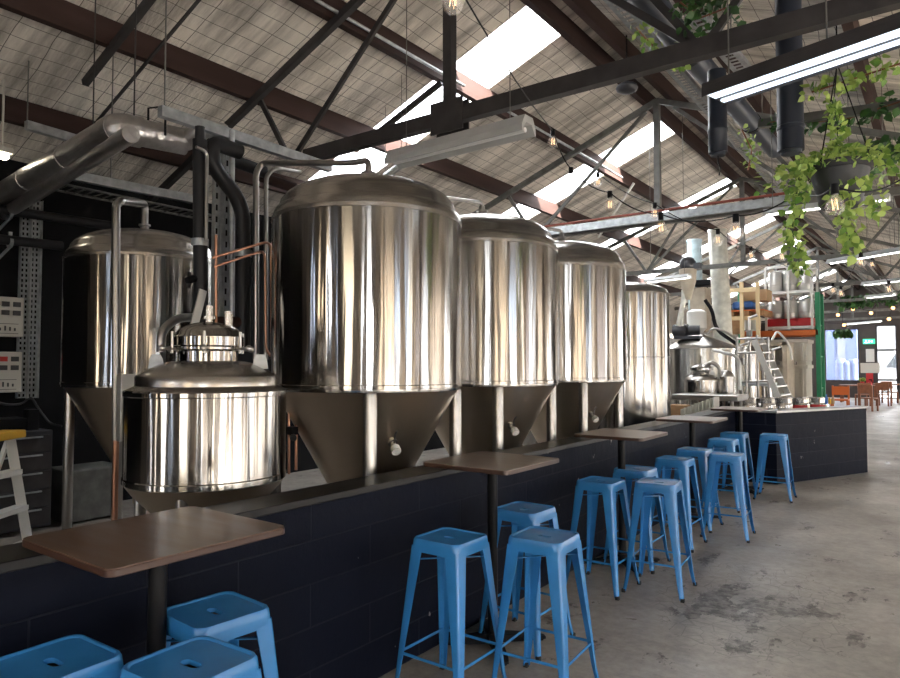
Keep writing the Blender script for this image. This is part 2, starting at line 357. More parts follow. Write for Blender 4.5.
# ================================================================== STRUCTURE
b = MB(); b.bx(WL - .2, WR + .2, YN - .2, YF + .2, -.1, 0); struct(b.build('floor', 'floor', smooth=False))
b = MB(); b.bx(-30, 45, YF + .2, 80, -.12, -.02); b.bx(WR + .2, 45, -20, YF + .2, -.12, -.02)
M['asphalt'] = noisy(mat('pale_asphalt', (.18, .18, .18), .8), 3, .15); struct(b.build('ground', 'asphalt', smooth=False))
for i, (y0, y1, h, col) in enumerate([(-16, -3, 6, (.55, .42, .28)), (-2.6, 3, 5, (.30, .36, .45)), (3.4, 6, 6.5, (.62, .55, .45)), (6.2, 11, 5, (.16, .13, .12)), (11.5, 17, 6, (.5, .52, .55)), (17.5, 40, 5.5, (.45, .36, .27))]):
    b = MB(); b.bx(19, 26, y0, y1, 0, h)                                  # unseen street fronts, added so the openings reflect toned walls instead of sky
    o = b.build('unseen_facade', noisy(mat('street_wall_%d' % i, col, .8), 1, .15), smooth=False); o['kind'] = 'structure'
# low block wall carrying the ledge, with the bar end
WX = -2.4
poly = [(WX, YN), (WX, 10.0), (-1.87, 10.0), (-.98, 11.95), (-1.16, 12.03), (-1.99, 10.2), (WX - .2, 10.2), (WX - .2, YN)]
b = MB(); b.prism(poly, 0, .965); struct(b.build('wall_counter', 'block', smooth=False))
b = MB(); b.prism([(WX + .008, YN), (WX + .008, 9.98), (WX - .22, 9.98), (WX - .22, YN)], .965, 1.0)
lg = b.build('ledge_top', 'ledge', smooth=False, bev=.004); tag(lg, 'long black ledge capping the low dark block wall in front of the tanks', 'ledge')
b = MB(); b.prism([(WX - .22, 9.98), (-1.85, 9.98), (-.95, 11.98), (-1.20, 12.1), (-2.02, 10.25), (WX - .22, 10.25)], .965, .995)
tag(b.build('bar_worktop', 'steel_top', smooth=False, bev=.004), 'thin grey metal worktop on the angled end of the dark bar', 'worktop')
# outer walls
b = MB(); b.bx(WL - .2, WL, YN, 11.5, 0, zr(WL) + .3); struct(b.build('wall_left', 'black_paint', smooth=False))
M['pale_wall'] = noisy(mat('pale_far_wall', (.34, .32, .29), .6), 2, .25)
b = MB(); b.bx(WL - .2, WL, 11.5, YF, 0, zr(WL) + .3); struct(b.build('wall_left', 'pale_wall', smooth=False))
M['hall_wall'] = noisy(mat('near_wall_paint', (.16, .14, .12), .6), 2, .2)
M['cream_wall'] = noisy(mat('cream_panel', (.60, .50, .38), .6), 2, .15)
gab = [(WL, 0), (WR, 0), (WR, zr(WR) + .3), (1.62, zr(1.62) + .3), (RIDX, RIDZ + .3), (WL, zr(WL) + .3)]
def gable(y0, y1, name, m):
    b = MB(); n = len(gab); b.add([(x, y0, z) for x, z in gab] + [(x, y1, z) for x, z in gab],
        [tuple(range(n)), tuple(range(n, 2 * n))[::-1]] + [(k, (k + 1) % n, n + (k + 1) % n, n + k) for k in range(n)])
    return struct(b.build(name, m, smooth=False))
NO = [(-6.0, -5.75), (-4.6, -4.4), (-3.5, -2.95), (-2.1, -1.95), (-.6, .5), (2.2, 2.5), (3.6, 5.2)]       # tall openings added in the unseen near wall to brighten tank reflections
b = MB(); pv = WL
for a, c in NO: b.bx(pv, a, YN - .2, YN, 0, 3.3); pv = c
b.bx(pv, WR, YN - .2, YN, 0, 3.3); g2 = [(WL, 3.3), (WR, 3.3), (WR, zr(WR) + .3), (1.62, zr(1.62) + .3), (RIDX, RIDZ + .3), (WL, zr(WL) + .3)]
b.add([(x, y, z) for y in (YN - .2, YN) for x, z in g2], [(0, 1, 2, 3, 4, 5), (11, 10, 9, 8, 7, 6)] + [(k, (k + 1) % 6, 6 + (k + 1) % 6, 6 + k) for k in range(6)])
struct(b.build('wall_near', 'hall_wall', smooth=False))
for a, c in NO: portal(((a + c) / 2, YN - .1, 1.65), (R(-90), 0, 0), c - a, 3.3)
b = MB(); b.bx(-30, 45, -20, YN - .2, -.12, -.02); struct(b.build('ground', 'asphalt', smooth=False))
for i, (x0, x1, h, col) in enumerate([(-20, -8, 6, (.30, .36, .48)), (-7.5, -3.5, 5.5, (.60, .45, .28)), (-3.2, 2, 5, (.33, .40, .52)), (2.5, 9, 6, (.62, .50, .34))]):  # unseen fronts added behind the near openings to colour tank reflections
    b = MB(); b.bx(x0, x1, -19, -14, 0, h); o = b.build('unseen_facade', noisy(mat('yard_wall_%d' % i, col, .8), 1, .15), smooth=False); o['kind'] = 'structure'
for i, (x, m_) in enumerate(((-6.55, 'cream_wall'), (-5.0, 'cream_wall'), (-2.55, 'cream_wall'), (1.6, 'cream_wall'))):  # unseen cream strips added on the near wall for the tanks to reflect
    b = MB(); b.bx(x - .16, x + .16, YN, YN + .05, 0, 3.2); struct(b.build('reflection_trim_%d' % (200 + i), m_, smooth=False))
# far wall with a window and a glazed door, cut as panels
def fx(px): return at(px, 365, 'y', YF).x
def fz(px, py): return at(px, py, 'y', YF).z
wx0, wx1, dx0, dx1 = fx(825), fx(859.5), fx(876.5), fx(897.5)
wz0, wz1, dz1 = fz(842, 381), fz(842, 329), fz(887, 325)
b = MB(); zt = 3.62
b.bx(WL, wx0, YF, YF + .2, 0, zt); b.bx(wx1, dx0, YF, YF + .2, 0, zt); b.bx(dx1, WR, YF, YF + .2, 0, zt)
b.bx(wx0, wx1, YF, YF + .2, 0, wz0); b.bx(wx0, wx1, YF, YF + .2, wz1, zt); b.bx(dx0, dx1, YF, YF + .2, dz1, zt)
b.add([(x, y, z) for y in (YF, YF + .2) for x, z in ((WL, zt), (WR, zt), (WR, zr(WR) + .3), (1.62, zr(1.62) + .3), (RIDX, RIDZ + .3), (WL, zr(WL) + .3))],
      [(0, 1, 2, 3, 4, 5), (11, 10, 9, 8, 7, 6)] + [(k, (k + 1) % 6, 6 + (k + 1) % 6, 6 + k) for k in range(6)])
M['far_wall'] = noisy(mat('dark_brown_wall', (.05, .04, .038), .6), 2, .2); struct(b.build('wall_far', 'far_wall', smooth=False))
def win(name, x0, x1, z0, z1, mull):
    b = MB(); t = .05
    b.bx(x0, x0 + t, YF - .02, YF + .1, z0, z1); b.bx(x1 - t, x1, YF - .02, YF + .1, z0, z1); b.bx(x0, x1, YF - .02, YF + .1, z0, z0 + t); b.bx(x0, x1, YF - .02, YF + .1, z1 - t, z1)
    for z in mull: b.bx(x0, x1, YF - .02, YF + .1, z - .04, z + .04)
    o = struct(b.build(name, 'steel_paint', smooth=False))
    g = MB(); g.bx(x0 + t, x1 - t, YF + .04, YF + .05, z0 + t, z1 - t); g.build('window_pane', 'window_glass', o, smooth=False)
win('window_1', wx0, wx1, wz0, wz1, [])
win('door_1', dx0, dx1, 0.0, dz1, [fz(887, 350), .9])
# right wall with big openings to the street side
b = MB(); prev = YN
top = zr(WR - .01) + .3
for a, c in DOORS_R:
    b.bx(WR, WR + .2, prev, a, 0, top); b.bx(WR, WR + .2, a, c, 3.2, top); prev = c
b.bx(WR, WR + .2, prev, YF, 0, top); struct(b.build('wall_right', 'hall_wall', smooth=False))
for i, (a, c) in enumerate(DOORS_R):                                          # unseen cream panels added to put tan stripes in the tank reflections
    b = MB(); b.bx(WR - .06, WR, c + .06, c + .32 + .1 * (i % 3), 0, 3.1); struct(b.build('reflection_trim_%d' % (i + 1), 'cream_wall', smooth=False))
k = len(DOORS_R)
for a, c in DOORS_R:                                                          # unseen dark bars added in the openings to stripe the tank reflections
    n = max(1, round((c - a) / .62))
    for i in range(n + 1):
        k += 1; b = MB(); y = a + (c - a) * i / n; b.bx(WR + .04, WR + .1, y - .055, y + .055, 0, 3.2); struct(b.build('reflection_trim_%d' % k, 'steel_paint', smooth=False))
for y in [-.6 + 4.9 * i for i in range(8)]:                                   # posts under the valley between the two bays
    b = MB(); b.bx(1.55, 1.69, y - .07, y + .07, 0, 3.62); struct(b.build('valley_post', 'steel_paint', smooth=False))
# roof lining
b = MB(); TH = .04
def slab(x0, x1, y0, y1):
    z0, z1 = zr(x0) + .14, zr(x1) + .14
    b.add([(x0, y0, z0), (x1, y0, z1), (x1, y1, z1), (x0, y1, z0), (x0, y0, z0 + TH), (x1, y0, z1 + TH), (x1, y1, z1 + TH), (x0, y1, z0 + TH)],
          [(0, 3, 2, 1), (4, 5, 6, 7), (0, 1, 5, 4), (2, 3, 7, 6), (1, 2, 6, 5), (0, 4, 7, 3)])
slab(RIDX, 1.62, YN, YF); slab(WL, SKX0, YN, YF); slab(SKX1, RIDX, YN, YF); prev = YN
slab(1.62, WR, YN, YF)
prev = YN
for y0, y1 in SKY_Y: slab(SKX0, SKX1, prev, y0); prev = y1
slab(SKX0, SKX1, prev, YF); struct(b.build('ceiling', 'lining', smooth=False))
for k, (y0, y1) in enumerate(SKY_Y):
    b = MB(); z0, z1 = zr(SKX0) + .17, zr(SKX1) + .17
    b.add([(SKX0, y0, z0), (SKX1, y0, z1), (SKX1, y1, z1), (SKX0, y1, z0)], [(0, 1, 2, 3)])
    struct(b.build('window_%d' % (k + 3), 'skylight', smooth=False))
# purlins
PUR = [-7.05, -5.8, -4.58, -3.36, -3.02, -1.85, -.58, .75]
for x in PUR:
    b = MB(); b.bx(x - .04, x + .04, YN, YF, zr(x) - .10, zr(x) + .13 if abs(x - RIDX) > .3 else zr(x) + .1); struct(b.build('roof_purlin', 'timber', smooth=False))
# trusses
def truss(y, k, nearest=False):
    t = bpy.data.objects.new('roof_truss', None); C.objects.link(t); t.location = (RIDX, y, 3.6); t['_o'] = (RIDX, y, 3.6); t['kind'] = 'structure'
    m = 'steel_paint' if k < 1 else 'steel_paint2'; hz = 3.62; s = .07 if k < 1 else .06
    o = .17
    b = MB(); xl, xr = (-7.9, 1.6)
    b.bar((xl + .2, y, zr(xl + .2) - o), (RIDX, y, RIDZ - o), .06, .075); b.bar((RIDX, y, RIDZ - o), (xr - .2, y, zr(xr - .2) - o), .06, .075)
    b.build('top_chord', m, t, smooth=False)
    b = MB(); x0 = -4.9 if k == 0 else (-5.3 if k == 1 else -7.7)
    b.bar((x0, y, hz), (xr - .1, y, hz), .08, .12 if k == 0 else .09)
    if k == 0: b.bx(RIDX - .16, RIDX + .16, y - .05, y - .035, hz - .13, hz + .13); b.bx(RIDX - .16, RIDX + .16, y + .035, y + .05, hz - .13, hz + .13)
    b.build('bottom_chord', m, t, smooth=False)
    b = MB(); b.bx(RIDX - .04, RIDX + .04, y - .04, y + .04, hz, RIDZ - o); b.build('king_post', m, t, smooth=False)
    nodes = [((-5.15, hz), (-3.35, zr(-3.35) - o - .04)), ((-5.15, hz), (-5.65, zr(-5.65) - o)), ((-5.15, hz), (-7.7, zr(-7.7) - .1)),
             ((-1.2, hz), (-2.95, zr(-2.95) - o - .04)), ((-1.2, hz), (-.6, zr(-.6) - o)), ((-1.2, hz), (-2.1, zr(-2.1) - o)), ((-5.15, hz), (-4.3, zr(-4.3) - o))]
    for i, (p, q) in enumerate(nodes):
        if k < 2 and i in (2, 6): continue
        b = MB(); b.bar((p[0], y + .03, p[1]), (q[0], y + .03, q[1]), .03, .05); b.build('web_brace', m, t, smooth=False)
TY = [4.3 + 4.9 * k for k in range(7)]
for k, y in enumerate(TY): truss(y, k)
# lone rafters and rods under the lining
for (y, x0, x1, wd, dz) in ((2.86, -6.25, -4.0, .055, -.13), (6.0, -5.92, -4.55, .055, -.13), (3.18, -6.8, -4.6, .022, -.13)):
    b = MB(); b.bar((x0, y, zr(x0) + dz), (x1, y, zr(x1) + dz), wd, wd); struct(b.build('roof_rafter', 'steel_paint', smooth=False))

# ================================================================== STOOLS
def sq(a, r, n=10):
    """rounded square loop, half side a"""
    pts = []
    for q in range(4):
        cx, cy = ((1, 1), (-1, 1), (-1, -1), (1, -1))[q]
        for i in range(n):
            t = math.pi / 2 * (q + i / (n - 1)); pts.append((cx * (a - r) + r * math.cos(t), cy * (a - r) + r * math.sin(t)))
    return pts
def slot(l, r, n=10):
    pts = []
    for q in range(4):
        cx = l if q in (0, 3) else -l
        for i in range(n):
            t = math.pi / 2 * (q + i / (n - 1)); pts.append((cx + r * math.cos(t), r * math.sin(t)))
    return pts
def loft(b, loops):
    n = len(loops[0][0]); vs = [(x, y, z) for lp, z in loops for x, y in lp]; fs = []
    for i in range(len(loops) - 1):
        for k in range(n): fs.append((i * n + k, i * n + (k + 1) % n, (i + 1) * n + (k + 1) % n, (i + 1) * n + k))
    return b.add(vs, fs)
def make_stool():
    t = thing('bar_stool', '', 'stool'); H = .775
    b = MB()
    loft(b, [(sq(.141, .03), H - .062), (sq(.1425, .032), H - .062), (sq(.143, .036), H - .03), (sq(.142, .042), H - .008), (sq(.138, .042), H), (sq(.131, .04), H), (sq(.127, .04), H - .006),
             (sq(.085, .04), H - .009), (slot(.022, .0165), H - .0095), (slot(.021, .0155), H - .024), (sq(.126, .04), H - .02), (sq(.137, .036), H - .03), (sq(.139, .03), H - .062), (sq(.141, .03), H - .062)])
    b.build('seat', 'blue', t)
    b = MB(); b.box((0, 0, H - .036), (.11, .09, .004)); b.build('slot_shade_plate', 'rubber', t)  # added dark plate, stands in for the shade inside the slot
    for sx, sy in ((1, 1), (-1, 1), (-1, -1), (1, -1)):
        b = MB(); secs = []
        for k in range(9):
            u = k / 8; z = (H - .05) * (1 - u); c = .141 + (.206 - .141) * u + (.006 * max(0, u - .9) * 10); wd = .072 + (.027 - .072) * min(1, u * 1.05); th = .004; rr = .014
            out = [(c - wd, c)] + [(c - rr + rr * math.cos(R(a)), c - rr + rr * math.sin(R(a))) for a in (90, 60, 30, 0)] + [(c, c - wd)]
            inn = [(c - th, c - wd)] + [(c - rr + (rr - th) * math.cos(R(a)), c - rr + (rr - th) * math.sin(R(a))) for a in (0, 30, 60, 90)] + [(c - wd, c - th)]
            secs.append(([(x * sx, y * sy) for x, y in out + inn], z + .012))
        loft(b, secs); n = 12
        b.add([(x, y, secs[-1][1]) for x, y in secs[-1][0]], [tuple(range(n))])
        lg = b.build('leg', 'blue', t)
        f = MB(); f.box((.204 * sx, .204 * sy, .012), (.026, .026, .024)); f.build('rubber_foot', 'rubber', lg, bev=.003)
    zf = .225; c = .141 + .065 * (1 - zf / .71) - .006
    for a, q in (((-c, c), (c, c)), ((-c, -c), (c, -c)), ((c, -c), (c, c)), ((-c, -c), (-c, c))):
        b = MB(); b.bar((*a, zf), (*q, zf), .004, .013); b.build('foot_rail', 'blue', t, smooth=False)
    for s in (1, -1):
        b = MB(); b.bar((-.13, -.13 * s, H - .1 - .006 * s), (.13, .13 * s, H - .1 - .006 * s), .014, .004); b.build('cross_brace', 'blue', t, smooth=False)
    return t
STOOLS = [
    (-2.085, .90, 2, 'blue metal stool cut off by the bottom left corner, seat nearest the block wall'),
    (-1.757, 1.13, 3, 'blue metal stool cut off at the bottom edge under the nearest brown table'),
    (-2.06, 1.415, -4, 'blue metal stool beyond the post of the nearest brown table'),
    (-1.99, 2.70, 0, 'blue metal stool on the near side of the second table, beside the block wall'),
    (-2.03, 3.50, -1, 'blue metal stool behind the post of the second table, seat partly hidden'),
    (-1.63, 3.00, 4, 'foremost full blue metal stool, on the open floor side of the second table'),
    (-2.06, 4.66, 0, 'blue metal stool beside the wall on the near side of the third table'),
    (-2.07, 5.37, 1, 'blue metal stool beyond the post of the third table, against the wall'),
    (-1.70, 4.86, 5, 'blue metal stool beside the cracked floor patch, in front of the third table'),
    (-2.0, 6.16, 0, 'blue metal stool beside the wall on the near side of the fourth table'),
    (-2.06, 6.95, 0, 'blue metal stool against the wall behind the post of the fourth table'),
    (-1.70, 6.76, 5, 'blue metal stool standing out on the floor in front of the fourth table'),
    (-2.06, 8.05, 0, 'blue metal stool in the wall corner on the near side of the farthest table'),
    (-2.14, 8.88, 0, 'blue metal stool half hidden behind the post of the farthest table'),
    (-1.70, 8.95, 3, 'blue metal stool standing by the angled dark bar end, rightmost of all'),
]
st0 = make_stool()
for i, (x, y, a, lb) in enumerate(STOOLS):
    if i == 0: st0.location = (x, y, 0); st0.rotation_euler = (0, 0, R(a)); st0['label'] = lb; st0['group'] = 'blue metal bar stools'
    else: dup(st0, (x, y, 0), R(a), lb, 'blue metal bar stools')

# ================================================================== HIGH TABLES
def make_table():
    t = thing('high_table', '', 'table')
    def rr(a, bb, r):
        return [(sx * (a - r) + r * math.cos(R(q + d)), sy * (bb - r) + r * math.sin(R(q + d))) for sx, sy, q in ((1, 1, 0), (-1, 1, 90), (-1, -1, 180), (1, -1, 270)) for d in (0, 22, 45, 68, 90)]
    b = MB(); b.prism(rr(.290, .312, .035), 1.036, 1.058); e = b.build('table_top', ['table_edge'], t, bev=.003)
    b = MB(); b.prism(rr(.288, .310, .034), 1.0575, 1.061); b.build('laminate', 'table', e)
    b = MB(); b.tube([(0, 0, .04), (0, 0, 1.02)], .030, 20); b.build('post', 'black_metal', t)
    b = MB(); b.box((0, 0, 1.028), (.26, .26, .014)); b.bar((-.19, 0, 1.026), (.19, 0, 1.026), .05, .02); b.build('mounting_plate', 'black_metal', t, bev=.003)
    b = MB(); b.lathe([(.001, .075), (.045, .075), (.06, .045), (.06, .02), (.001, .02)], 20)
    for k in range(4):
        a = R(45 + 90 * k); u = V((math.cos(a), math.sin(a), 0)); s = V((-u.y, u.x, 0))
        p = []
        for d, wd, z1 in ((.03, .034, .062), (.16, .032, .05), (.27, .028, .034), (.315, .02, .026)):
            for sd, zz in ((-1, .012), (1, .012), (1, z1), (-1, z1)): p.append(u * d + s * sd * wd + V((0, 0, zz)))
        fs = [(0, 1, 2, 3), (12, 15, 14, 13)]
        for i in range(3):
            for j in range(4): fs.append((i * 4 + j, (i + 1) * 4 + j, (i + 1) * 4 + (j + 1) % 4, i * 4 + (j + 1) % 4))
        b.add(p, fs)
        b.tube([u * .29, u * .29 + V((0, 0, .014))], .016, 10)
    b.build('cross_base', 'black_metal', t, bev=.003)
    return t
tb0 = make_table()
for i, (y, lb) in enumerate([(1.245, 'nearest high table with a dark brown rounded top, at the bottom left'),
        (3.345, 'high table with a brown top greyed by reflected sky, second along the wall from the camera'),
        (5.30, 'third high table along the block wall, with top greyed by reflected sky on black post'),
        (7.22, 'fourth high table along the block wall, between clustered blue stools'),
        (9.25, 'farthest high table, its top overlapping the end of the dark bar')]):
    if i == 0: t = tb0; t.location = (-2.135, y, 0); t['label'] = lb; t['group'] = 'high tables along the block wall'
    else:
        t = dup(tb0, (-2.16, y, 0), R(0), lb, 'high tables along the block wall')
        for ch in t.children:
            for g in ch.children:
                if g.name.startswith('laminate'): g.data = g.data.copy(); g.data.materials[0] = M['table_sky_sheen']

# ================================================================== TANKS
def arc(c, r, a0, a1, n, plane='xz'):
    out = []
    for i in range(n + 1):
        a = R(a0 + (a1 - a0) * i / n); u, w_ = r * math.cos(a), r * math.sin(a)
        out.append((c[0] + u, c[1], c[2] + w_) if plane == 'xz' else (c[0] + u, c[1] + w_, c[2]))
    return out
def bend(pts, r, n=5):
    """round the corners of a polyline"""
    pts = [V(p) for p in pts]; out = [pts[0]]
    for i in range(1, len(pts) - 1):
        a, p, c = pts[i - 1], pts[i], pts[i + 1]; d1 = (a - p); d2 = (c - p); k = min(r, d1.length * .45, d2.length * .45)
        p1 = p + d1.normalized() * k; p2 = p + d2.normalized() * k
        for j in range(n + 1):
            u = j / n; out.append(p1 * (1 - u) ** 2 + p * 2 * u * (1 - u) + p2 * u ** 2)
    return out + [pts[-1]]
def make_tank(face=R(-45)):
    t = thing('fermentation_tank', '', 'tank'); r = .635; zb, zs = 1.475, 2.585
    b = MB(); b.lathe([(r - .02, zb - .02), (r - .004, zb - .018), (r, zb - .004), (r, zb), (r + .004, zb + .003), (r + .004, zb + .022), (r, zb + .026), (r, zs - .03)], 96); b.build('shell', 'steel', t)
    b = MB(); pr = [(r, zs - .03), (r + .004, zs - .028), (r + .004, zs - .004), (r - .004, zs)]
    pr += [(r - .004 - .075 * (1 - math.cos(R(a))), zs + .085 * math.sin(R(a))) for a in (15, 30, 45, 60)]
    r2, z2 = pr[-1]
    pr += [(r2 * math.cos(R(a)) ** .9 if a < 90 else .001, z2 + (2.865 - z2) * math.sin(R(a))) for a in (12, 24, 36, 48, 60, 72, 81, 88)] + [(.001, 2.866)]
    b.lathe(pr, 96); b.build('domed_lid', 'steel_dome', t, ang=50)
    b = MB(); b.lathe([(r - .02, zb - .02), (r - .05, zb - .06), (.075, .50), (.06, .46), (.06, .40), (.001, .40)], 96); cn = b.build('cone', 'steel_cone', t)
    b = MB(); b.tube(bend([(0, 0, .4), (0, 0, .3), (.25 * math.cos(face), .25 * math.sin(face), .3)], .05), .025, 12); b.build('outlet', 'pipe_steel', t)
    for sx, sy in ((1, 1), (-1, 1), (-1, -1), (1, -1)):
        b = MB(); x, y = .425 * sx, .425 * sy
        b.lathe([(.036, 0.02), (.042, .03), (.042, 1.44), (.036, 1.462), (.018, 1.475), (.001, 1.478)], 24, (x, y, 0))
        lg = b.build('leg', 'pipe_steel', t)
        b = MB(); b.lathe([(.001, 0), (.065, 0), (.065, .012), (.03, .02), (.001, .02)], 20, (x, y, 0)); b.build('foot_plate', 'pipe_steel', lg)
    # sample valve low on the cone, with round pale cap
    zc = 1.16; u = V((math.cos(face), math.sin(face), 0)); rc = .075 + (r - .125) * (zc - .5) / (zb - .06 - .5)
    p = u * rc + V((0, 0, zc)); dn = (u * .75 + V((0, 0, -.55))).normalized()
    b = MB(); b.tube([p - dn * .03, p + dn * .07], .018, 14); b.tube([p + dn * .02, p + dn * .03], .03, 14)
    b.tube(bend([p + dn * .05, p + dn * .05 + V((0, 0, .07)) + u * .02, p + dn * .05 + V((0, 0, .09)) + u * .05], .02), .006, 8)
    v = b.build('sample_valve', 'pipe_steel', t)
    b = MB(); b.tube([p + dn * .07, p + dn * .105], .030, 18); b.build('cap', 'white', v)
    # crown fitting and pipe run
    b = MB(); b.lathe([(.001, .1), (.025, .1), (.025, .065), (.05, .065), (.05, .05), (.035, .045), (.035, -.02)], 20, (0, 0, 2.87)); b.build('crown_fitting', 'pipe_steel', t)
    b = MB(); a = R(115); x, y = .47 * math.cos(a), .47 * math.sin(a)
    b.box((x, y, 2.79), (.012, .10, .09), a + R(90)); b.build('lifting_lug', 'pipe_steel', t, bev=.003)
    return t
tk0 = make_tank(R(-27)); G = 'tall conical fermentation tanks'
TANKS = [((-3.14, 3.313, 0), 'largest looking stainless conical tank, centre left of the picture'),
         ((-3.14, 4.708, 0), 'stainless conical tank just right of the largest looking one'),
         ((-3.14, 6.185, 0), 'third stainless conical tank of the front row'),
         ((-5.80, 3.20, 0), 'dim stainless conical tank at the back left against the black wall')]
for i, (l, lb) in enumerate(TANKS):
    if i == 0: tk0.location = l; tk0['label'] = lb; tk0['group'] = G
    else: dup(tk0, l, 0, lb, G, (1, 1, .985) if i == 3 else None)
# straight-sided bright tanks beyond
def make_bright(r, zb, zs, za):
    t = thing('bright_tank', '', 'tank')
    b = MB(); b.lathe([(r - .03, zb - .05), (r, zb), (r, 1.70), (r + .004, 1.704), (r + .004, 1.716), (r, 1.72), (r, zs)], 72); b.build('shell', 'steel', t)
    b = MB(); pr = [(r, zs), (r + .006, zs + .002), (r + .006, zs + .02), (r - .01, zs + .035)] + [((r - .01) * math.cos(R(a)), zs + .035 + (za - zs - .035) * math.sin(R(a))) for a in (15, 30, 45, 60, 75, 89)]
    b.lathe(pr, 72); b.build('domed_lid', 'steel_dome', t, ang=50)
    b = MB(); b.lathe([(r - .03, zb - .05), (r * .6, zb - .16), (.001, zb - .2)], 48); b.build('dished_base', 'steel_cone', t)
    for k in range(4):
        a = R(45 + 90 * k); b = MB(); b.tube([((r - .06) * math.cos(a), (r - .06) * math.sin(a), 0), ((r - .06) * math.cos(a), (r - .06) * math.sin(a), zb)], .04, 16); b.build('leg', 'pipe_steel', t)
    u = V((math.cos(R(-64)), math.sin(R(-64)), 0))
    b = MB(); b.tube([u * (r - .01) + V((0, 0, 1.6)), u * (r + .05) + V((0, 0, 1.6))], .05, 20); b.tube([u * (r + .04) + V((0, 0, 1.6)), u * (r + .07) + V((0, 0, 1.6))], .028, 16); b.build('sight_glass', 'pipe_steel', t)
    return t
bt = make_bright(.585, .45, 2.45, 2.62); bt.location = (-3.19, 7.80, 0); bt['label'] = 'straight-sided stainless tank at the far end of the front row of tanks'
dup(bt, (-4.9, 9.2, 0), 0, 'stainless tank whose lid peeks over behind the far end of the row', None, (1, 1, 1.06))

# small lidded vessel in front of the big one
S = V((-3.1, 2.07, 0))
t = thing('brewing_vessel', 'short round stainless vessel with a clamped manway lid, front left behind the wall', 'vessel', S)
b = MB(); b.lathe([(.395, 1.03), (.402, 1.036), (.402, 1.06), (.398, 1.065), (.398, 1.462), (.402, 1.467), (.402, 1.487), (.396, 1.494)], 96, S); b.build('shell', 'steel', t)
b = MB(); b.lathe([(.396, 1.494), (.355, 1.512), (.350, 1.515), (.350, 1.56), (.345, 1.566)] + [(.345 - .195 * u, 1.566 + .075 * math.sin(u * math.pi / 2)) for u in (.15, .3, .5, .7, .85, 1)], 72, S); b.build('shoulder', 'steel_dome', t, ang=50)
b = MB(); b.lathe([(.15, 1.63), (.15, 1.69), (.172, 1.70), (.172, 1.712)], 48, S); nk = b.build('neck', 'steel', t)
b = MB(); b.lathe([(.172, 1.715), (.176, 1.72), (.176, 1.765), (.165, 1.775)] + [(.165 * math.cos(R(a)), 1.775 + .07 * math.sin(R(a))) for a in (15, 30, 50, 70, 89)], 48, S); ld = b.build('manway_lid', 'steel', t)
for a in range(20, 380, 60):
    u = V((math.cos(R(a)), math.sin(R(a)), 0)); b = MB(); b.tube([S + u * .16 + V((0, 0, 1.70)), S + u * .235 + V((0, 0, 1.705))], .008, 8); b.ball(S + u * .24 + V((0, 0, 1.705)), .017, 8)
    b.tube([S + u * .19 + V((0, 0, 1.68)), S + u * .19 + V((0, 0, 1.79))], .007, 8); b.build('clamp', 'pipe_steel', ld)
b = MB(); b.tube(bend([S + V((0, 0, 1.84)), S + V((0, 0, 1.93))], .01), .022, 14); b.tube([S + V((0, 0, 1.86)), S + V((0, 0, 1.875))], .036, 16); b.tube([S + V((.09, .05, 1.82)), S + V((.09, .05, 1.90))], .02, 12); b.tube([S + V((.05, .09, 1.82)), S + V((.05, .09, 1.89))], .016, 12); b.build('spigot', 'steel_dome', ld)
for k, a in enumerate((38, 218, 128)):
    u = V((math.cos(R(a)), math.sin(R(a)), 0)); s = V((-u.y, u.x, 0)); o = S + u * .27 + V((0, 0, 1.60)); b = MB()
    pr = [(-.04, 0), (.04, 0), (.034, .05), (.02, .075), (-.02, .075), (-.034, .05)]; vs = []
    for d in (-.004, .004): vs += [o + u * x + V((0, 0, z)) + s * d for x, z in pr]
    b.add(vs, [tuple(range(6)), tuple(range(6, 12))[::-1]] + [(i, (i + 1) % 6, 6 + (i + 1) % 6, 6 + i) for i in range(6)]); b.build('lifting_lug', 'galv', t, smooth=False)
b = MB(); b.lathe([(.395, 1.03), (.36, .98), (.06, .66), (.001, .66)], 72, S); b.build('cone', 'steel_cone', t)
for k in range(4):
    a = R(38 + 90 * k); p = S + V((.34 * math.cos(a), .34 * math.sin(a), 0)); b = MB(); b.tube([p, p + V((0, 0, 1.0))], .03, 14); b.build('leg', 'pipe_steel', t)

# ================================================================== UPPER LEFT: DUCTS, STRUT, RODS
def rod_to_roof(b, p, r=.006):
    b.tube([p, (p[0], p[1], zr(p[0]) + .12)], r, 8)
def single(name, b, m, lb, cat, group=None, **k):
    o = b.build(name, m, **k); tag(o, lb, cat, group); return o
# foil-clad ducts: run across the bay, elbow, then along it
p0 = at(118, 128, 'z', 3.35); pl_ = at(-30, 212, 'z', 3.35); pe = at(186, 142, 'z', 3.35)
t = thing('insulated_duct', 'thicker silver foil-clad duct elbowing above the back left tank', 'duct', p0)
b = MB(); b.tube([pl_, p0], .105, 20); b.build('duct_run', 'foil', t)
b = MB(); b.tube(bend([p0 + (pl_ - p0).normalized() * .16, p0, p0 + (pe - p0).normalized() * .16], .1), .112, 20); b.build('elbow', 'foil', t)
b = MB(); b.tube([p0, pe], .10, 20); b.build('duct_run', 'foil', t)
b = MB(); q = at(203, 128, 'z', 3.42); b.tube(bend([pe + (p0 - pe).normalized() * .05, pe, q, q + V((-.2, .3, .1))], .08), .07, 16); b.build('elbow', 'foil', t)
b = MB()
for u in (.25, .5, .75): c = pl_.lerp(p0, u); d = (p0 - pl_).normalized(); b.tube([c - d * .012, c + d * .012], .109, 20)
b.build('seam_band', 'foil', t)
b = MB(); c = p0.lerp(pe, .55); b.tube([c + V((.12, 0, -.02)), c + V((.12, 0, .2)), c + V((-.12, 0, .24)), c + V((-.12, 0, -.02))], .009, 8); b.build('hanger', 'black_metal', t)
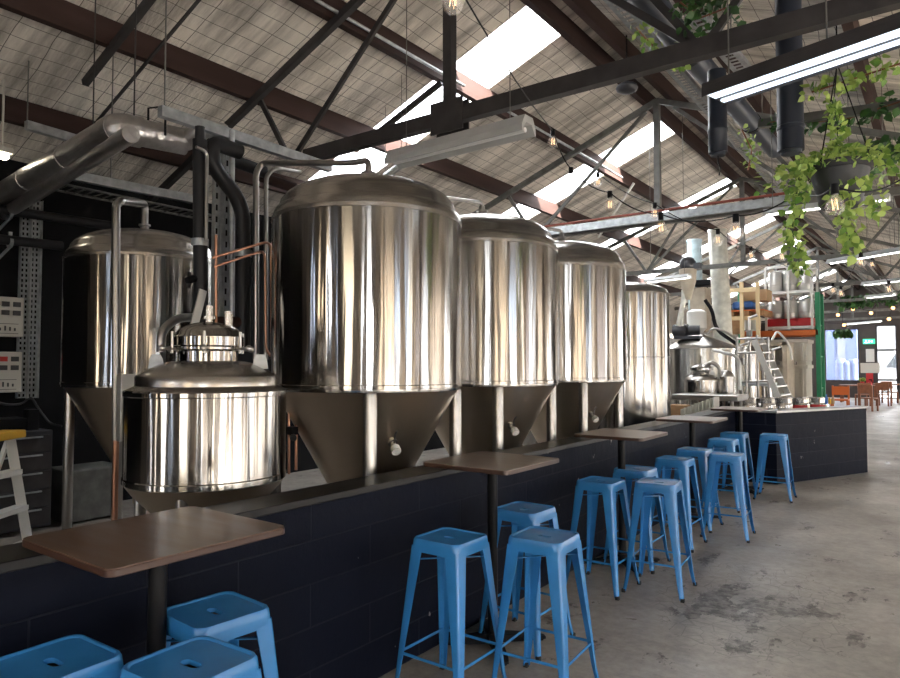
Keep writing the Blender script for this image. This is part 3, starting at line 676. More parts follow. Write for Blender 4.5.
q0 = at(131, 134, 'z', 3.24); q1 = at(-30, 236, 'z', 3.2)
t = thing('insulated_duct', 'thinner silver foil-clad duct running just under the thicker one', 'duct', q0)
b = MB(); b.tube([q1, q0], .062, 16); b.build('duct_run', 'foil', t)
def strut(name, a, c, lb, w_=.041, m='galv', rods=()):
    t = thing(name, lb, 'strut', a); b = MB(); b.bar(a, c, w_, w_ * 1.3); b.build('channel', m, t, smooth=False)
    for u in rods: b = MB(); rod_to_roof(b, V(a).lerp(V(c), u)); b.build('threaded_rod', 'steel_paint2', t)
strut('strut_channel', at(160, 111, 'z', 3.42), at(330, 168, 'z', 3.42), 'grey steel strut channel hung on rods above the pipe cluster', .06, rods=(.02,))
strut('strut_channel', at(26, 125, 'z', 3.75), at(78, 140, 'z', 3.75), 'short pale strut hung on rods near the left edge, over the ducts', .06, rods=(.02,))
strut('strut_channel', at(60, 173, 'z', 3.25), at(192, 199, 'z', 3.25), 'long pale strut below the ducts, over the back left tank', .06, rods=(.35,))
for px, zt, yb in ((93, 3.6, 125), (134, 3.45, 118), (218, 2.95, 250)):
    p = at(px, yb, 'z', zt); b = MB(); rod_to_roof(b, p, .009 if px == 218 else .006)
    single('hanger_rod', b, 'steel_paint', {93: 'thin rod down to the thicker silver duct, second from the left edge', 134: 'thin rod hanging down to the elbow of the silver duct', 218: 'dark thicker rod hanging into the black pipe cluster'}[px], 'rod')
# mesh cable basket above the back tank
t = thing('cable_basket', 'dark wire cable basket high against the black wall, above the back left tank', 'cable tray', at(40, 190, 'x', -7.2))
a = at(20, 183, 'x', -7.2); c = at(215, 222, 'x', -7.2)
for dx in (0, .3):
    b = MB(); b.tube([a + V((dx, 0, 0)), c + V((dx, 0, 0))], .012, 8); b.build('side_wire', 'steel_paint2', t)
b = MB()
for i in range(24): p = a.lerp(c, (i + .5) / 24); b.tube([p, p + V((.3, 0, 0))], .006, 6)
b.build('cross_wires', 'steel_paint2', t)['kind'] = 'stuff'

# ================================================================== PIPE CLUSTER between the small vessel and the big tank
CX = -4.15                                                       # plane of the riser bank
def run(name, pts, r, m, lb, cat='pipe', br=.07, group=None):
    b = MB(); b.tube(bend(pts, br), r, 14); return single(name, b, m, lb, cat, group)
A = lambda px, py, dx=0: at(px, py, 'x', CX + dx)
t = thing('black_riser_pipe', 'fat black lagged vertical pipe left in the cluster, in front of the back tank', 'pipe', A(201, 340))
b = MB(); b.tube([A(201, 345), A(200, 140)], .05, 16); b.build('pipe', 'black_pipe', t)
b = MB(); b.tube([A(200, 246), A(200, 239)], .058, 16); b.build('clamp', 'galv', t)
b = MB(); b.tube([A(200, 140), A(200, 127)], .034, 14); b.build('cap', 'black_pipe', t)
b = MB(); b.tube([A(200, 279), A(192, 279), A(187, 281)], .028, 12); b.tube([A(189, 272), A(189, 288)], .012, 10); b.build('valve', 'black_metal', t)
t = thing('black_riser_pipe', 'black lagged pipe that jogs diagonally then drops beside the big tank', 'pipe', A(240, 340))
b = MB(); b.tube(bend([A(243, 350), A(243, 205), A(212, 165), A(212, 142), A(240, 152)], .14, 6), .055, 16); b.build('pipe', 'black_pipe', t)
b = MB(); b.tube([A(243, 257), A(243, 250)], .062, 16); b.bar(A(243, 253, .02), A(256, 253, .02), .02, .03); b.build('clamp', 'galv', t)
b = MB(); b.tube([A(243, 270), A(254, 271)], .034, 12); b.tube([A(252, 264), A(252, 278)], .045, 12); b.build('valve', 'black_metal', t)
b = MB(); b.tube([A(243, 322), A(225, 322), A(205, 322)], .04, 14); b.tube([A(206, 330), A(206, 314)], .03, 12); b.build('branch', 'timber', t)
for i, (px, lb) in enumerate(((216, 'left perforated steel upright in the pipe cluster'), (226, 'right perforated steel upright in the pipe cluster'))):
    b = MB(); p, q = A(px, 345, -.25), A(px, 140, -.25); b.bx(p.x - .02, p.x - .015, p.y - .035, p.y + .035, 0, q.z); n = 60
    for dy in (-.035, .035): b.bx(p.x - .02, p.x + .02, p.y + dy - .003, p.y + dy + .003, 0, q.z)
    for k in range(26): b.bx(p.x - .014, p.x - .0135, p.y - .008, p.y + .008, .9 + k * .09, .945 + k * .09, 1)
    o = b.build('strut_upright', ['galv', 'black_paint'], smooth=False); tag(o, lb, 'upright', 'perforated uprights')
run('steel_pipe', [A(256, 360, .05), A(256, 172, .05), A(262, 163, .05), at(352, 163, 'z', 3.02), V((-3.14, 3.313, 3.02)), V((-3.14, 3.313, 2.93))], .022, 'pipe_steel', 'bright steel pipe rising left of the big tank and over to its crown', br=.06)
run('steel_pipe', [A(266, 360, .0), A(266, 176, 0), A(275, 168, 0), A(300, 172, -.1)], .016, 'pipe_steel', 'thinner steel pipe rising close against the big tank, right of the other')
run('steel_pipe', [A(232, 345, -.1), A(232, 130, -.1)], .02, 'galv', 'straight grey steel pipe standing between the black lagged pipes')
run('steel_pipe', [A(206, 240, .1), A(207, 152, .1), A(196, 147, .1)], .012, 'pipe_steel', 'small bent steel pipe hugging the left fat black pipe')
k0 = 'long copper pipe bending down along the left edge of the big tank'
run('copper_pipe', [A(212, 258, .1), A(266, 242, .3), at(271, 245, 'x', -3.72), at(272, 343, 'x', -3.72), at(297, 372, 'x', -3.35), at(296, 470, 'x', -3.35)], .0095, 'copper', k0, br=.05)
run('copper_pipe', [A(214, 267, .1), A(262, 251, .3), at(265, 255, 'x', -3.72), at(266, 350, 'x', -3.72), at(289, 378, 'x', -3.38), at(289, 474, 'x', -3.38)], .0085, 'copper', 'inner thinner copper pipe beside the small vessel', br=.05)
run('copper_pipe', [A(216, 235, .1), A(216, 345, .1)], .010, 'copper', 'short upright copper pipe behind the small vessel lid')
t = thing('pipe_valve', 'small black valve knob on the copper pipes beside the small vessel', 'valve', at(293, 437, 'x', -3.36))
b = MB(); c = at(293, 437, 'x', -3.33); b.tube([c, c + V((.05, -.04, 0))], .022, 14); b.box(c - V((.01, 0, -.04)), (.06, .05, .05)); b.build('knob', 'black_metal', t)
# return pipe of the back tank
t = thing('steel_pipe', 'shiny pipe from the back tank crown, bent left and dropping in front of it', 'pipe', (-5.8, 3.2, 2.9))
pa = at(117, 202, 'z', 3.12); pb = at(141, 213, 'z', 3.02)
b = MB(); b.tube(bend([V((-5.8, 3.2, 2.9)), V((-5.8, 3.2, 3.08)), at(121, 201, 'x', -5.0), at(116, 205, 'x', -5.0), at(116, 440, 'x', -5.0)], .07), .03, 14); b.build('pipe', 'pipe_steel', t)
b = MB(); c = at(116, 440, 'x', -5.0); b.tube([c, c - V((0, 0, .6)), ], .022, 12); b.build('lower_pipe', 'copper', t)
b = MB(); c0, c1 = at(119, 374, 'x', -4.6), at(133, 440, 'x', -4.6); b.box((c0 + c1) / 2, (.06, abs(c1.y - c0.y), abs(c0.z - c1.z)), 0); single('junction_box', b, 'alu', 'upright pale metal box beside the dropping pipe, left of the small vessel', 'box', bev=.004)
b = MB(); b.tube(bend([at(161, 352, 'x', -4.6), at(161, 332, 'x', -4.6), at(176, 318, 'x', -4.6), at(205, 317, 'x', -4.6)], .2, 6), .032, 14)
single('pipe_bend', b, 'pipe_steel', 'curved shiny pipe bend behind the lid of the small vessel', 'pipe')
b = MB(); a, c = at(191, 338, 'x', -3.9), at(203, 290, 'x', -3.9); b.bar(a, c, .012, .055); single('metal_strip', b, 'alu', 'leaning pale metal strip behind the small vessel lid', 'strip', smooth=False)
# red-ended pipe behind the big tank's crown
run('red_pipe', [at(262, 177, 'x', -4.6), at(318, 196, 'x', -4.6)], .045, 'timber', 'dark red pipe stub behind the left shoulder of the big tank')
run('black_crossing_pipe', [at(205, 150, 'x', -4.5), at(264, 172, 'x', -4.5)], .05, 'black_pipe', 'black lagged pipe running level behind the top of the cluster')
# pipes from the other crowns
for (cx, cy), lb in (((-3.14, 4.708), 'thin steel pipe leading left from the crown of the tank right of the largest'), ((-3.14, 6.185), 'thin steel pipe leading left from the crown of the third tank')):
    run('steel_pipe', [V((cx, cy, 2.93)), V((cx, cy, 3.0)), V((cx - .25, cy - .55, 3.0)), V((cx - .5, cy - .8, 2.9)), V((cx - .75, cy - .85, 2.2))], .015, 'pipe_steel', lb, br=.05)
# hoses between the tanks
M['hose'] = mat('black_hose', (.012, .012, .014), .4)
for (x, y), lb in (((-3.42, 4.03), 'black hose hanging in the gap right of the largest tank'), ((-3.42, 5.46), 'black hose hanging in the gap between second and third tanks'), ((-3.42, 6.90), 'black hose hanging in the gap before the straight-sided tank')):
    b = MB(); b.tube(bend([V((x, y, 2.0)), V((x + .02, y, 1.6)), V((x - .04, y - .04, 1.2)), V((x - .15, y - .15, .7)), V((x - .1, y - .1, .1))], .3), .045, 12); single('drain_hose', b, 'hose', lb, 'hose', 'hoses between tanks')

# ================================================================== LEFT WALL
def on_wall(px, py, x=WL + .02): return at(px, py, 'x', x)
M['grille'] = mat('socket_dark', (.05, .05, .05), .5); M['red_dot'] = mat('red_button', (.5, .03, .02), .4)
for (x0, x1, y0, y1, lb, rd) in ((-14, 18.5, 298, 337, 'upper pale electrical box on the black wall at the left edge', 0), (-14, 16.5, 352, 392, 'lower pale electrical box with red switches at the left edge', 1)):
    a = on_wall(x0, y0); c = on_wall(x1, y1); t = thing('electrical_box', lb, 'electrical box', (WL, (a.y + c.y) / 2, c.z), group='electrical boxes')
    ylo, yhi = min(a.y, c.y), max(a.y, c.y); zh = on_wall(10, y0).z; zl = on_wall(10, y1).z
    b = MB(); b.bx(WL, WL + .14, ylo, yhi, zl, zh); b.build('enclosure', 'offwhite', t, bev=.006, smooth=False)
    for r_ in range(2):
        for k in range(4):
            b = MB(); yy = yhi - .07 - k * .105; zz_ = zh - .075 - r_ * .09
            b.box((WL + .145, yy, zz_), (.02, .07, .05)); b.build('switch', 'red_dot' if rd and r_ == 0 and k else 'grille', t, smooth=False)
    b = MB(); b.bx(WL + .14, WL + .146, ylo + .05, yhi - .05, zl + .03, zl + .035); b.bx(WL + .14, WL + .146, ylo + .05, yhi - .05, zl + .13, zl + .135)
    for k in range(9): b.bx(WL + .14, WL + .146, yhi - .09 - k * .045, yhi - .075 - k * .045, zl + .06, zl + .09 + .01 * (k % 3))
    b.build('label_marks', 'grille', t, smooth=False)
for px, lb in ((24, 'left one of two perforated trays up the black wall'), (34, 'right one of two perforated trays up the black wall')):
    p = on_wall(px, 300); zt_, zb_ = on_wall(px, 200).z, on_wall(px, 398).z; t = thing('cable_tray', lb, 'cable tray', (WL, p.y, zb_), group='perforated wall trays')
    b = MB(); b.bx(WL, WL + .06, p.y - .055, p.y - .05, zb_, zt_); b.bx(WL, WL + .06, p.y + .05, p.y + .055, zb_, zt_); b.bx(WL + .0, WL + .01, p.y - .05, p.y + .05, zb_, zt_); b.build('tray', 'galv', t, smooth=False)
    b = MB(); n = 38
    for k in range(n):
        for dy in (-.02, .02): b.box((WL + .0115, p.y + dy, zb_ + (k + .5) * (zt_ - zb_) / n), (.003, .016, .03))
    o = b.build('slots', 'black_paint', t, smooth=False); o['kind'] = 'stuff'
for y0, y1, x1, lb in ((209, 226, 112, 'upper dark lagged pipe crossing the black wall at left'), (240, 246, 62, 'lower dark lagged pipe on the black wall at left')):
    t = thing('wall_pipe', lb, 'pipe', on_wall(-10, y0, WL + .3)); b = MB(); b.tube([on_wall(-30, y0 - 4, WL + .3), on_wall(x1, y1, WL + .3)], .05, 14); b.build('pipe', 'black_pipe', t)
    b = MB(); c = on_wall(10, y0 + 1 + (y1 - y0) * .2, WL + .3); b.box(c + V((0, 0, .07)), (.03, .03, .07)); b.tube([c - V((0, .015, 0)), c + V((0, .015, 0))], .058, 14); b.build('clamp', 'galv', t)
    b = MB(); b.bar(c - V((0, 0, .05)), (WL, c.y - .1, c.z - .28), .02, .02); b.build('bracket', 'galv', t, smooth=False)
M['sensor_light'] = emit('wall_light_lens', (1, .9, .7), 14)
t = thing('work_light', 'small lit lamp at the left edge under the ducts', 'lamp', at(2, 160, 'x', -6.8)); b = MB(); c = at(2, 157, 'x', -6.8); b.box(c + V((0, 0, .06)), (.12, .14, .05)); b.tube([c + V((0, 0, .1)), (c.x, c.y, zr(c.x) + .1)], .01, 8); b.build('housing', 'offwhite', t)
b = MB(); b.box(c + V((0, 0, .01)), (.08, .09, .05)); b.build('lens', 'sensor_light', t, bev=.01)
b = MB(); P = [on_wall(-20, 398, WL + .06), on_wall(8, 405, WL + .08), on_wall(22, 404, WL + .05), on_wall(31, 396, WL + .04), on_wall(38, 408, WL + .05), on_wall(50, 424, WL + .1), on_wall(62, 426, WL + .2)]
b.tube(bend(P, .1), .012, 8); single('hanging_cable', b, 'hose', 'loose black cable drooping below the lower electrical box', 'cable')
# drawer cabinet
t = thing('drawer_cabinet', 'dark metal drawer cabinet against the black wall behind the stepladder', 'cabinet', (-7.5, 2.75, 0))
c0 = at(52, 470, 'x', -7.1); yh = c0.y; zt_ = .98
b = MB(); b.bx(-7.85, -7.1, yh - 1.1, yh, .05, zt_); b.build('body', 'dark_plastic', t, bev=.005, smooth=False)
for k in range(5):
    z0 = .08 + k * .175; b = MB(); b.bx(-7.1, -7.085, yh - 1.08, yh - .02, z0, z0 + .16); d = b.build('drawer', 'steel_paint', t, smooth=False)
    b = MB(); b.bx(-7.085, -7.065, yh - 1.0, yh - .1, z0 + .135, z0 + .15); b.build('handle', 'galv', d, smooth=False)
b = MB(); b.box((-7.4, yh - .35, zt_ + .06), (.3, .4, .12)); b.box((-7.3, yh - .12, zt_ + .1), (.12, .1, .2)); single('parts_bin', b, 'black_metal', 'black bin of parts on top of the dark drawer cabinet', 'bin', bev=.006, smooth=False)
b = MB(); b.bx(-7.6, -7.15, yh + .15, yh + .75, .02, .55); single('storage_tub', b, 'steel_paint2', 'dull grey tub on the floor behind the legs of the back left tank', 'tub', bev=.02, smooth=False)
# stepladder
rb = at(41, 545, 'y', 2.0); rb = V((rb.x, 2.0, 0)); u = V((.59, -.81, 0)); fw_ = V((.81, .59, 0))
t = thing('stepladder', 'white metal stepladder with a yellow top cap, cut by the left edge', 'ladder', rb)
H = 1.16; wb, wt = .50, .30; mid = rb + u * wb / 2
def lp(s, z, back=0): ww = wb + (wt - wb) * z / H; return mid + u * s * ww / 2 - fw_ * (.0 + .16 * z / H) - fw_ * back * (1 - z / H) * .62 + V((0, 0, z))
for s in (-1, 1):
    b = MB(); b.bar(lp(s, 0), lp(s, H), .022, .055); b.build('front_rail', 'white', t, smooth=False)
    b = MB(); b.bar(lp(s, 0, 1), lp(s, H - .03, 1), .02, .03); b.build('rear_rail', 'white', t, smooth=False)
for z in (.22, .455, .69, .925):
    b = MB(); b.bar(lp(-1, z), lp(1, z), .09, .03); b.build('step', 'white', t, smooth=False)
b = MB(); b.bar(lp(-1, .5, 1), lp(1, .5, 1), .015, .03); b.build('rear_brace', 'white', t, smooth=False)
b = MB(); c = lp(0, H + .01); b.bar(c - u * .2, c + u * .2, .16, .05); b.build('top_cap', 'yellow', t, bev=.008)

# ================================================================== LIGHT FITTINGS
def fitting(a, c, wd, ht, lb, lit, name='strip_light', group=None, rods=True, body='lamp_body', endz=True, tubes=1):
    a, c = V(a), V(c); t = thing(name, lb, 'light fitting', (a + c) / 2, group=group); d = (c - a).normalized(); s = d.cross(V((0, 0, 1))).normalized()
    up = V((0, 0, 1)); b = MB(); vs = []
    for p in (a, c):
        for x, z in ((-wd * .5, -ht * .45), (-wd * .5, -ht * .1), (-wd * .28, ht * .5), (wd * .28, ht * .5), (wd * .5, -ht * .1), (wd * .5, -ht * .45), (wd * .44, -ht * .45), (wd * .2, ht * .1), (-wd * .2, ht * .1), (-wd * .44, -ht * .45)): vs.append(p + s * x + up * z)
    n = 10; b.add(vs, [tuple(range(n)), tuple(range(n, 2 * n))[::-1]] + [(i, (i + 1) % n, n + (i + 1) % n, n + i) for i in range(n)]); b.build('housing', body, t, smooth=False)
    for k in range(tubes):
        off = 0 if tubes == 1 else (k - .5) * wd * .42
        b = MB(); b.tube([a + d * .03 + s * off - up * ht * .22, c - d * .03 + s * off - up * ht * .22], min(.019, wd * .2), 12); b.build('tube', lit, t)
    if rods:
        for u_ in (.12, .88): p = a.lerp(c, u_) + up * ht * .5; b = MB(); b.tube([p, (p.x, p.y, zr(p.x) + .1)], .004, 6); b.build('hanging_wire', 'steel_paint2', t)
M['tube_off'] = mat('unlit_tube', (.85, .85, .85), .3)
fitting(at(392, 160, 'z', 3.35), at(529, 125, 'z', 3.35), .19, .13, 'broad grey unlit strip light hanging left of the dark post, over the tanks', 'tube_off', tubes=1)
M['led_bar'] = emit('lit_led_bar', (.74, .86, 1.0), 1.0)
a, c = at(712, 97, 'z', 3.0), at(925, 24, 'z', 3.0); d = (c - a).normalized(); s = d.cross(V((0, 0, 1))).normalized()
t = thing('strip_light', 'bright white twin strip light in a black housing, top right corner', 'light fitting', (a + c) / 2)
b = MB(); b.bar(a + V((0, 0, .02)), c + V((0, 0, .02)), .19, .05); b.bar(a + s * .096, c + s * .096, .006, .05); b.bar(a - s * .096, c - s * .096, .006, .05); b.build('housing', 'steel_paint', t, bev=.003, smooth=False)
for o_, w_ in ((.042, .078), (-.062, .034)): b = MB(); b.bar(a + s * o_ - V((0, 0, .012)) + d * .02, c + s * o_ - V((0, 0, .012)) - d * .02, w_, .012); b.build('tube', 'led_bar', t, bev=.003)
for u_ in (.1, .6): p = a.lerp(c, u_); b = MB(); b.tube([p, (p.x, p.y, zr(p.x) + .1)], .004, 6); b.build('hanging_wire', 'steel_paint2', t)
FAR = [((764, 213), (842, 203), 3.30, 'lit strip light passing behind the hanging pot'), ((845, 203), (890, 197), 3.30, 'lit strip light right of the hanging pot'), ((829, 262), (905, 249), 3.1, 'lit strip light under the trailing vines at right'),
       ((863, 284), (905, 279), 3.1, 'short lit strip light at the right edge, third down'), ((646, 281), (690, 276), 3.0, 'lit strip light low behind the fourth tank'), ((847, 324), (881, 321), 3.3, 'lit strip light low in front of the far doors'), ((786, 302), (806, 300), 3.2, 'small lit strip light beside the green rack post'), ((866, 297), (895, 294), 3.2, 'distant strip light at the right, just above the far garland')]
for p, q, z, lb in FAR: fitting(at(*p, 'z', z), at(*q, 'z', z), .13, .07, lb, 'tube_far', group='distant strip lights', tubes=1)
fitting(at(383, 178, 'z', 3.9), at(404, 162, 'z', 3.9), .09, .06, 'narrow pale strip light under the lining, below the broad grey one', 'tube_off')
# ------------------------------------------------------------------ overhead ducts and trays, right
def tube_lamp(px, yt, yb, r, dist, lb, tail=False):
    p = far(px, yb, dist); q = far(px, yt, dist); q = V((p.x, p.y, max(q.z, p.z + .3))); t = thing('black_duct_drop', lb, 'duct', p)
    b = MB(); b.lathe([(.001, .0), (r * .75, .0), (r * .8, .02), (r, .02), (r, .16), (r * 1.06, .165), (r * 1.06, .185), (r, .19), (r, q.z - p.z)], 28, p); b.lathe([(r, q.z - p.z), (.001, q.z - p.z)], 28, p); b.build('drop', 'duct_black', t)
    if tail: b = MB(); b.tube([p, p + V((0, .0, -.04)), p + V((.015, 0, -.09)), p + V((.0, .02, -.13))], .005, 8); b.build('cable_tail', 'black_metal', t)
tube_lamp(718, 70, 156, .062, 4.6, 'shorter black round duct dropping straight down under the left end of the bright strip light', True)
tube_lamp(791, -30, 154, .082, 4.5, 'longer black round duct dropping straight down behind the bright strip light')
t = thing('black_duct', 'fat glossy black duct running overhead along the bay to the right of the ridge', 'duct', at(775, 150, 'x', -1.62))
p1, p2, p3 = at(775, 150, 'x', -1.62), at(688, 52, 'x', -1.62), at(625, -30, 'x', -1.62)
b = MB(); b.tube([p1, p2], .098, 24); b.build('duct_run', 'duct_black', t)
b = MB(); b.tube([p2, p3], .104, 24); b.build('duct_run', 'duct_black', t)
b = MB(); b.tube([p2 - (p1 - p2).normalized() * .02, p2 + (p1 - p2).normalized() * .05], .11, 24); b.build('collar', 'black_metal', t); b = MB(); b.tube([p1.lerp(p2, .35), p1.lerp(p2, .37)], .106, 24); b.build('collar', 'black_metal', t)
for u_ in (.2, .8):
    p = p1.lerp(p2, u_); b = MB(); b.tube([p, (p.x, p.y, zr(p.x) + .1)], .006, 6); b.build('hanger', 'steel_paint2', t)
def perf_tray(p, q, wd, lb, hang=True, n=60):
    p, q = V(p), V(q); t = thing('perforated_tray', lb, 'cable tray', p); d = (q - p).normalized(); s = d.cross(V((0, 0, 1))).normalized(); ln = (q - p).length
    b = MB(); b.bar(p + s * wd / 2, q + s * wd / 2, .004, .04); b.bar(p - s * wd / 2, q - s * wd / 2, .004, .04); b.bar(p + s * wd * .36 - V((0, 0, .02)), q + s * wd * .36 - V((0, 0, .02)), wd * .28, .003); b.bar(p - s * wd * .36 - V((0, 0, .02)), q - s * wd * .36 - V((0, 0, .02)), wd * .28, .003); b.build('side_rails', 'galv', t, smooth=False)
    b = MB(); n = int(ln / .07)
    for k in range(n): c = p + d * (k + .5) * ln / n - V((0, 0, .02)); b.bar(c - s * wd * .25, c + s * wd * .25, .03, .003)
    b.build('rungs', 'galv', t, smooth=False)['kind'] = 'stuff'
    if hang:
        for u_ in (.25, .75): c = p.lerp(q, u_); b = MB(); b.tube([c, (c.x, c.y, zr(c.x) + .1)], .005, 6); b.build('hanging_rod', 'steel_paint2', t)
perf_tray(at(598, -20, 'z', 4.35), at(788, 200, 'z', 4.35), .12, 'long perforated steel tray running just left of the fat black duct')
perf_tray(at(694, 12, 'z', 4.2), at(742, 68, 'z', 4.2), .14, 'short perforated steel tray between the fat black duct and the bright strip light')
# galvanised rail with red conduit on the second truss
yy = TY[1] - .1; a, c = at(545, 240, 'y', yy), at(792, 190, 'y', yy)
t = thing('galvanised_rail', 'grey steel rail with a red conduit, fixed along the second roof truss', 'rail', a)
b = MB(); b.bar((a.x, yy, 3.66), (c.x, yy, 3.66), .05, .11); b.build('channel', 'galv', t, smooth=False)
M['conduit'] = mat('red_conduit', (.25, .06, .04), .5); b = MB(); b.tube([(a.x, yy, 3.75), (c.x, yy, 3.75)], .018, 10); b.build('conduit', 'conduit', t)
# steel pipe along the purlin right of the broad light
b = MB(); b.tube([(-4.45, at(505, 118, 'x', -4.45).y, zr(-4.45) - .13), (-4.45, at(622, 180, 'x', -4.45).y, zr(-4.45) - .13)], .018, 10); single('purlin_conduit', b, 'galv', 'grey conduit following the dark purlin right of the broad strip light', 'conduit')
b = MB(); b.tube([(-4.45, 4.0, zr(-4.45) - .13), (-4.45, 6.3, zr(-4.45) - .13)], .018, 10); single('purlin_conduit', b, 'galv', 'grey conduit following the dark purlin left of the dark post', 'conduit')
# oval speaker
t = thing('speaker', 'dark oval speaker hanging under the lining near the ridge', 'speaker', at(627, 88, 'z', 4.9)); c = at(627, 88, 'z', 4.9)
b = MB(); b.ball(c, .13, 8, sz=.5); b.build('body', 'dark_plastic', t); b = MB(); b.tube([c, (c.x, c.y, zr(c.x) + .12)], .01, 8); b.build('bracket', 'black_metal', t)
# white pipe stays under the second truss
for (p, q, y, lb) in (((634, 183), (598, 238), 9.6, 'thin pale diagonal stay left of the hanging bulbs'),):
    b = MB(); b.tube([at(*p, 'y', y), at(*q, 'y', y)], .02, 8); single('stay_rod', b, 'alu', lb, 'rod')

# ================================================================== BULBS ON A STRING
def bulb(lb, loc, r, group='clear bulbs on the string'):
    t = thing('string_bulb', lb, 'bulb', loc, group=group); c = V(loc)
    b = MB(); b.lathe([(.001, -r)] + [(r * math.sin(R(a)), -r * math.cos(R(a))) for a in (20, 40, 60, 80, 100, 120)] + [(r * .55, r * .9), (r * .34, r * 1.35), (r * .34, r * 1.5)], 20, c); b.build('glass', 'glassy', t)
    b = MB(); b.tube([c + V((0, 0, r * 1.4)), c + V((0, 0, r * 2.5))], r * .42, 12); b.build('socket', 'black_metal', t)
    b = MB(); P = [c + V((r * .3 * math.cos(k), r * .3 * math.sin(k), r * (.9 if k % 2 else -.35))) for k in range(7)]; b.tube(P, r * .03, 5); b.build('filament', 'filament', t)
    return t
BL = [(453, 3, 21, 'clear bulb at the top edge, beside the dark post'), (553, 143, 10, 'clear bulb below the right end of the broad grey strip light'), (571, 181, 10, 'clear bulb hanging over the second skylight strip'),
      (598, 183, 8, 'faint clear bulb over the bright skylight strip'), (610, 206, 11, 'clear bulb left of the pale diagonal stay end'), (655, 215, 9, 'upper clear bulb of the close pair under the truss post'), (661, 229, 12, 'lower clear bulb of the close pair under the truss post'),
      (718, 241, 9, 'clear bulb in front of the tall flue pipe'), (736, 233, 14, 'clear bulb just right of the tall flue pipe'), (751, 256, 7, 'small clear bulb right of the flue pipe, below the large one'), (835, 207, 17, 'largest clear bulb, in front of the hanging pot'),
      (782, 258, 7, 'small clear bulb against the left trailing vine'), (861, 263, 8, 'small clear bulb below the right trailing vine'), (872, 265, 6, 'tiny clear bulb right of the one below the vine'), (889, 290, 7, 'small clear bulb at the right edge'), (833, 291, 6, 'small clear bulb above the green rack post'), (841, 294, 6, 'tiny clear bulb beside the one above the green rack post')]
bp = []
for px, py, dpx, lb in BL:
    dist = .092 * 670 / dpx; p = far(px, py, dist); bulb(lb, p, .050); bp.append(p + V((0, 0, .115)))
def cord(pts, lb, sag=.12):
    P = []
    for a, c in zip(pts, pts[1:]):
        for k in range(7): u_ = k / 7; p = V(a).lerp(V(c), u_); p.z -= sag * 4 * u_ * (1 - u_) * -1 * 0 + sag * math.sin(math.pi * u_) * 0; p.z += -sag * 4 * u_ * (1 - u_) * .4; P.append(p)
    P.append(V(pts[-1])); b = MB(); b.tube(P, .005, 6); return single('light_cord', b, 'black_metal', lb, 'cord')
cord([bp[0], bp[1], bp[2], bp[4], bp[6], bp[8]], 'black bulb cord strung from the dark post past the flue pipe'); cord([bp[3], bp[5], bp[7], bp[9], bp[11]], 'black bulb cord strung behind the first one'); cord([far(900, 180, 3.6), bp[10], far(800, 190, 4.6), bp[8]], 'black bulb cord passing in front of the hanging pot')
cord([bp[9], bp[15], bp[16], bp[12], bp[13], bp[14]], 'thin bulb cord running to the right edge')
# warm festoon bulbs near the far doors
FE = ((838, 315, 'leftmost, above the left side of the far window'), (853, 309, 'topmost over the far window'), (871, 313, 'over the far green sign'), (881, 301, 'highest, at the right of the garland'), (889, 319, 'right of the green sign, above the glazed door'), (893, 308, 'rightmost, near the picture edge'), (844, 325, 'lowest, just above the far window'))
FP = [at(px, py, 'y', 27) for px, py, _ in FE]
for k, c in enumerate(FP):
    b = MB(); b.ball(c, .055, 8); o = b.build('festoon_bulb', 'amber', org=c); tag(o, 'small warm glowing bulb, ' + FE[k][2], 'bulb', 'warm festoon bulbs far off')
P = [FP[k] + V((0, 0, .06)) for k in (0, 1, 2, 3)]; b = MB(); b.tube([(WL + .1, 27, 3.4)] + P + [(WR - .1, 27, 3.8)], .01, 6); single('festoon_cable', b, 'black_metal', 'upper cord of warm bulbs across the far end of the hall', 'cord')
P = [FP[k] + V((0, 0, .06)) for k in (6, 4, 5)]; b = MB(); b.tube([(WL + .1, 27, 3.4)] + P + [(WR - .1, 27, 3.8)], .01, 6); single('festoon_cable', b, 'black_metal', 'lower cord of warm bulbs across the far end of the hall', 'cord')

# ================================================================== PLANTS
def leaf(b, p, d, size, up=V((0, 0, 1))):
    d = V(d).normalized(); s = d.cross(up)
    if s.length < .1: s = d.cross(V((1, 0, 0)))
    s.normalize(); nrm = s.cross(d); L_ = size; W = size * .42
    pts = [p, p + d * L_ * .25 + s * W * .9 + nrm * L_ * .06, p + d * L_ * .6 + s * W * .75 + nrm * L_ * .02, p + d * L_, p + d * L_ * .6 - s * W * .75 + nrm * L_ * .02, p + d * L_ * .25 - s * W * .9 + nrm * L_ * .06, p + d * L_ * .45 - nrm * L_ * .06]
    b.add(pts, [(0, 1, 6), (1, 2, 6), (2, 3, 6), (3, 4, 6), (4, 5, 6), (5, 0, 6)])
rnd = random.Random(3)
def rv(): return V((rnd.uniform(-1, 1), rnd.uniform(-1, 1), rnd.uniform(-1, 1)))
def strand(b, pts, n, spread, size, down=.5):
    pts = [V(p) for p in pts]; m = len(pts) - 1
    for i in range(n):
        u_ = i / n * m; k = int(u_); p = pts[k].lerp(pts[k + 1], u_ - k) + rv() * spread; d = rv() - V((0, 0, down)); leaf(b, p, d, size * rnd.uniform(.6, 1.2), rv())
pc = far(840, 186, 4.05); t = thing('hanging_plant', 'charcoal hanging pot with variegated trailing vine, upper right', 'plant', pc - V((0, 0, .13)))
b = MB(); b.lathe([(.001, -.13), (.105, -.13), (.112, -.12), (.160, .085), (.175, .087), (.178, .13), (.168, .13), (.155, .10), (.001, .10)], 40, pc); b.build('pot', 'pot', t)
hk = pc + V((.0, .0, .75)); b = MB()
for a in (0, 120, 240): b.tube([pc + V((.17 * math.cos(R(a)), .17 * math.sin(R(a)), .11)), hk], .004, 6)
